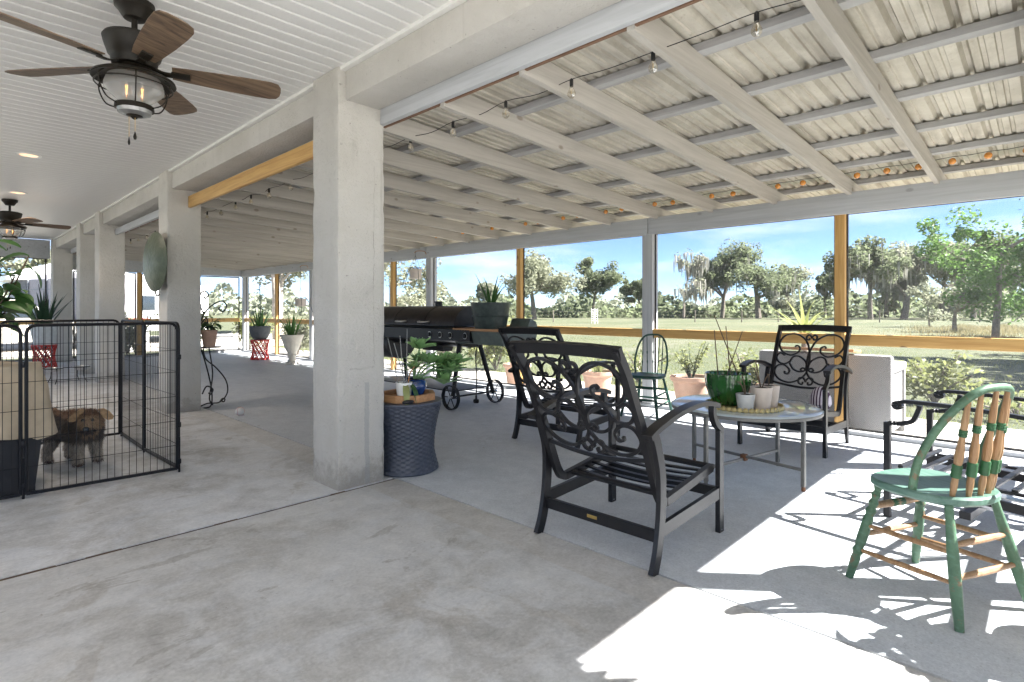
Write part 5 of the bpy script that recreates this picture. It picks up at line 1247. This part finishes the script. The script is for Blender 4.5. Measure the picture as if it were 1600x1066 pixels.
scatter('lawn_grass', 'short lawn grass along the walk outside the screen', 'grass', pts, 'leaf_bush', 0)
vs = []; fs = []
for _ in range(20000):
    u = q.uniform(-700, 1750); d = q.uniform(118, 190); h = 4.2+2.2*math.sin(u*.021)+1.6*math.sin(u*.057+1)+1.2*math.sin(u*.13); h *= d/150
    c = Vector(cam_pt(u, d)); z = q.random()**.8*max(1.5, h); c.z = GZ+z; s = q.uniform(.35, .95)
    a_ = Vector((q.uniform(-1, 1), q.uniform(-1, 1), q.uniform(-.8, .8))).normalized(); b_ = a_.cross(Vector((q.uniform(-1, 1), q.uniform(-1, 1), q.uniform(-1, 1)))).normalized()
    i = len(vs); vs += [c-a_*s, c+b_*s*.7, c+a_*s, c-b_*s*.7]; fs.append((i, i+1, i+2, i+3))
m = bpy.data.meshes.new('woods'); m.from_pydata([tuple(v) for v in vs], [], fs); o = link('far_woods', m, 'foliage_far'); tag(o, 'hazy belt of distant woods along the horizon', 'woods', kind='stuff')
# undergrowth below the oaks
vs = []; fs = []
for _ in range(9000):
    u = q.choice((q.uniform(1030, 1300), q.uniform(1320, 1700), q.uniform(690, 1030))); d = q.uniform(88, 112); c = Vector(cam_pt(u, d)); c.z = GZ+q.random()**1.2*(2.6+1.2*math.sin(u*.05)+(2.6 if u > 1310 else 0)); s = q.uniform(.25, .6)
    a_ = Vector((q.uniform(-1, 1), q.uniform(-1, 1), q.uniform(-.8, .8))).normalized(); b_ = a_.cross(Vector((q.uniform(-1, 1), q.uniform(-1, 1), q.uniform(-1, 1)))).normalized()
    i = len(vs); vs += [c-a_*s, c+b_*s*.7, c+a_*s, c-b_*s*.7]; fs.append((i, i+1, i+2, i+3))
m = bpy.data.meshes.new('undergrowth'); m.from_pydata([tuple(v) for v in vs], [], fs); o = link('undergrowth', m, 'foliage_oak'); tag(o, 'dark brush growing under the oaks across the field', 'brush', kind='stuff')
# field fence
fence = thing('field_fence', 'line of wooden posts and wire across the far field', 'fence', (0, 0, GZ))
for i, u in enumerate(range(560, 1660, 74)):
    c = cam_pt(u+q.uniform(-10, 10), 58+q.uniform(-1.5, 1.5), 0); MB().lathe([(.06, 0), (.055, 1.25), (.03, 1.28)], 8, c).build('fence_post', 'fence_wood', fence)
a_, b_ = cam_pt(540, 58.5, 0), cam_pt(1660, 58.5, 0)
for z in (.4, .75, 1.1):
    MB().tube([cam_pt(u, 58.2, z) for u in range(540, 1661, 80)], .006, 4).build('wire', 'fence_wood', fence)
ld = thing('white_lattice_tower', 'small white lattice tower standing in the far field', 'tower', cam_pt(929, 52), 0)
for sx in (-.2, .2):
    for sy in (-.2, .2): MB().bar((sx, sy, 0), (sx, sy, 1.45), .035, .035, up=(1, 0, 0)).build('upright', 'white_paint', ld)
for k in range(6):
    z = .3+k*.2
    for s in (-.2, .2): MB().bar((-.2, s, z), (.2, s, z), .025, .03).build('rung', 'white_paint', ld)

# ---------------------------------------------------------------- vehicles and shed at the far end
def suv():
    t = thing('parked_car', 'cream car parked beyond the far left screen', 'car', (1.5, 24.0, GZ), R(180))
    body = [(-2.2, .35), (-2.25, .75), (-2.1, .95), (-1.2, 1.02), (1.9, 1.02), (2.15, .9), (2.2, .4), (1.85, .3), (-1.9, .3)]
    MB().prism(body, -.9, .9).build('body', 'car_cream', t)
    cab = [(-1.25, 1.0), (-.55, 1.58), (-.3, 1.64), (1.5, 1.62), (1.85, 1.02)]
    MB().prism(cab, -.78, .78).build('cabin', 'car_cream', t)
    for s in (-1, 1):
        MB().prism([(-1.0, 1.06), (-.5, 1.5), (.1, 1.53), (.1, 1.06)], s*.785-.006, s*.785+.006).build('window', 'car_glass', t); MB().prism([(.18, 1.06), (.18, 1.53), (1.4, 1.52), (1.55, 1.06)], s*.785-.006, s*.785+.006).build('window', 'car_glass', t)
        for x in (-1.4, 1.35):
            wm = MB().lathe([(.05, -.1), (.34, -.11), (.36, -.06), (.36, .06), (.34, .11), (.05, .1)], 24); wm.xform(Matrix.Rotation(math.pi/2, 4, 'X')); wo_ = wm.build('wheel', 'tyre', t); wo_.location = (x, s*.84, .36)
            rm = MB().lathe([(.02, -.115), (.2, -.115), (.22, -.1), (.22, .1), (.2, .115), (.02, .115)], 20); rm.xform(Matrix.Rotation(math.pi/2, 4, 'X')); rm.build('rim', 'steel', wo_)
    MB().prism([(-1.22, 1.03), (-.6, 1.55), (-.58, 1.55), (-1.2, 1.03)], -.7, .7).build('windscreen', 'car_glass', t)
    for s in (-1, 1):
        MB().bbox(-2.27, -2.2, s*.6-.16, s*.6+.16, .68, .84, .02).build('headlight', 'steel', t); MB().bbox(-.95, -.78, s*.98-.09, s*.98+.09, 1.05, 1.2, .03).build('mirror', 'car_cream', t)
suv()
def trailer():
    t = thing('stock_trailer', 'grey trailer with rounded nose beyond the far screen', 'trailer', (4.3, 23.5, GZ), R(20))
    MB().prism([(-.8, .5), (.9, .5), (.9, 2.1), (.7, 2.45), (.2, 2.6), (-.5, 2.6), (-.8, 2.4)], 0, 3.6).build('body', 'trailer_grey', t)
    for y in (.02, 1.2, 2.4, 3.55): MB().bar((-.82, y, .5), (-.82, y, 2.4), .05, .05, up=(1, 0, 0)).build('rib', 'shed_grey', t)
    MB().prism([(-.82, 2.02), (.92, 2.02), (.92, 2.06), (-.82, 2.06)], -.01, 3.61).build('rail', 'shed_grey', t)
    for s in (-.75, .85):
        for y in (1.4, 2.2):
            wm = MB().lathe([(.05, -.1), (.33, -.1), (.35, 0), (.33, .1), (.05, .1)], 20); wm.xform(Matrix.Rotation(math.pi/2, 4, 'Y')); o = wm.build('wheel', 'tyre', t); o.location = (s, y, .35)
trailer()
def camper():
    t = thing('camper_trailer', 'large white camper with rounded corner beyond the far screen', 'camper', (6.2, 25.0, GZ), R(8))
    MB().prism([(-1.9, .5), (1.7, .5), (1.7, 1.9), (1.55, 2.25), (1.2, 2.42), (-1.5, 2.75), (-1.9, 2.7)], 0, 5.5).build('body', 'trailer_white', t)
    for x in (-1.0, .4): MB().bbox(x, x+.7, -.012, .0-.001, 1.3, 1.85, .004).build('window', 'car_glass', t)
    for y in (2.0, 2.9):
        wm = MB().lathe([(.05, -.1), (.33, -.1), (.35, 0), (.33, .1), (.05, .1)], 20); wm.xform(Matrix.Rotation(math.pi/2, 4, 'Y')); o = wm.build('wheel', 'tyre', t); o.location = (-1.75, y, .35)
        o2 = wm.build('wheel', 'tyre', t); o2.location = (1.55, y, .35)
camper()
def shed():
    t = thing('metal_shed', 'grey corrugated shed with white eave beyond the far screen', 'shed', (2.2, 29.5, GZ))
    MB().box(0, 4.0, 0, 3, 0, 2.5).build('wall', 'shed_grey', t)
    for i in range(20): MB().box(i*.2, i*.2+.1, -.025, -.001, 0, 2.5).build('wall_rib', 'shed_grey', t)
    MB().prism([(-.3, 2.5), (4.3, 2.5), (4.3, 2.75), (2, 3.5), (-.3, 2.75)], -.5, 3.4).build('roof', 'trailer_white', t)
shed()
def ladder():
    t = thing('step_ladder', 'aluminium step ladder standing before the grey shed', 'ladder', (3.75, 22.2, GZ), R(35))
    for s in (-1, 1):
        MB().bar((s*.28, 0, 0), (s*.18, .35, 2.0), .03, .07).build('rail', 'steel', t); MB().bar((s*.28, .9, 0), (s*.18, .42, 2.0), .03, .05).build('rear_rail', 'steel', t)
    for k in range(6):
        f = (k+1)/7; MB().bar((-.28+.1*f, .35*f, 2*f), (.28-.1*f, .35*f, 2*f), .08, .025).build('step', 'steel', t)
    MB().bbox(-.2, .2, .33, .48, 1.99, 2.05, .01).build('top_cap', 'red_paint', t)
ladder()
t = thing('red_cooler', 'red cooler with white lid beside the step ladder', 'cooler', (4.35, 21.2, GZ))
MB().bbox(-.45, .45, -.28, .28, 0, .85, .04).build('tub', 'trailer_white', t); MB().bbox(-.47, .47, -.30, .30, .852, 1.05, .05).build('lid', 'red_paint', t)
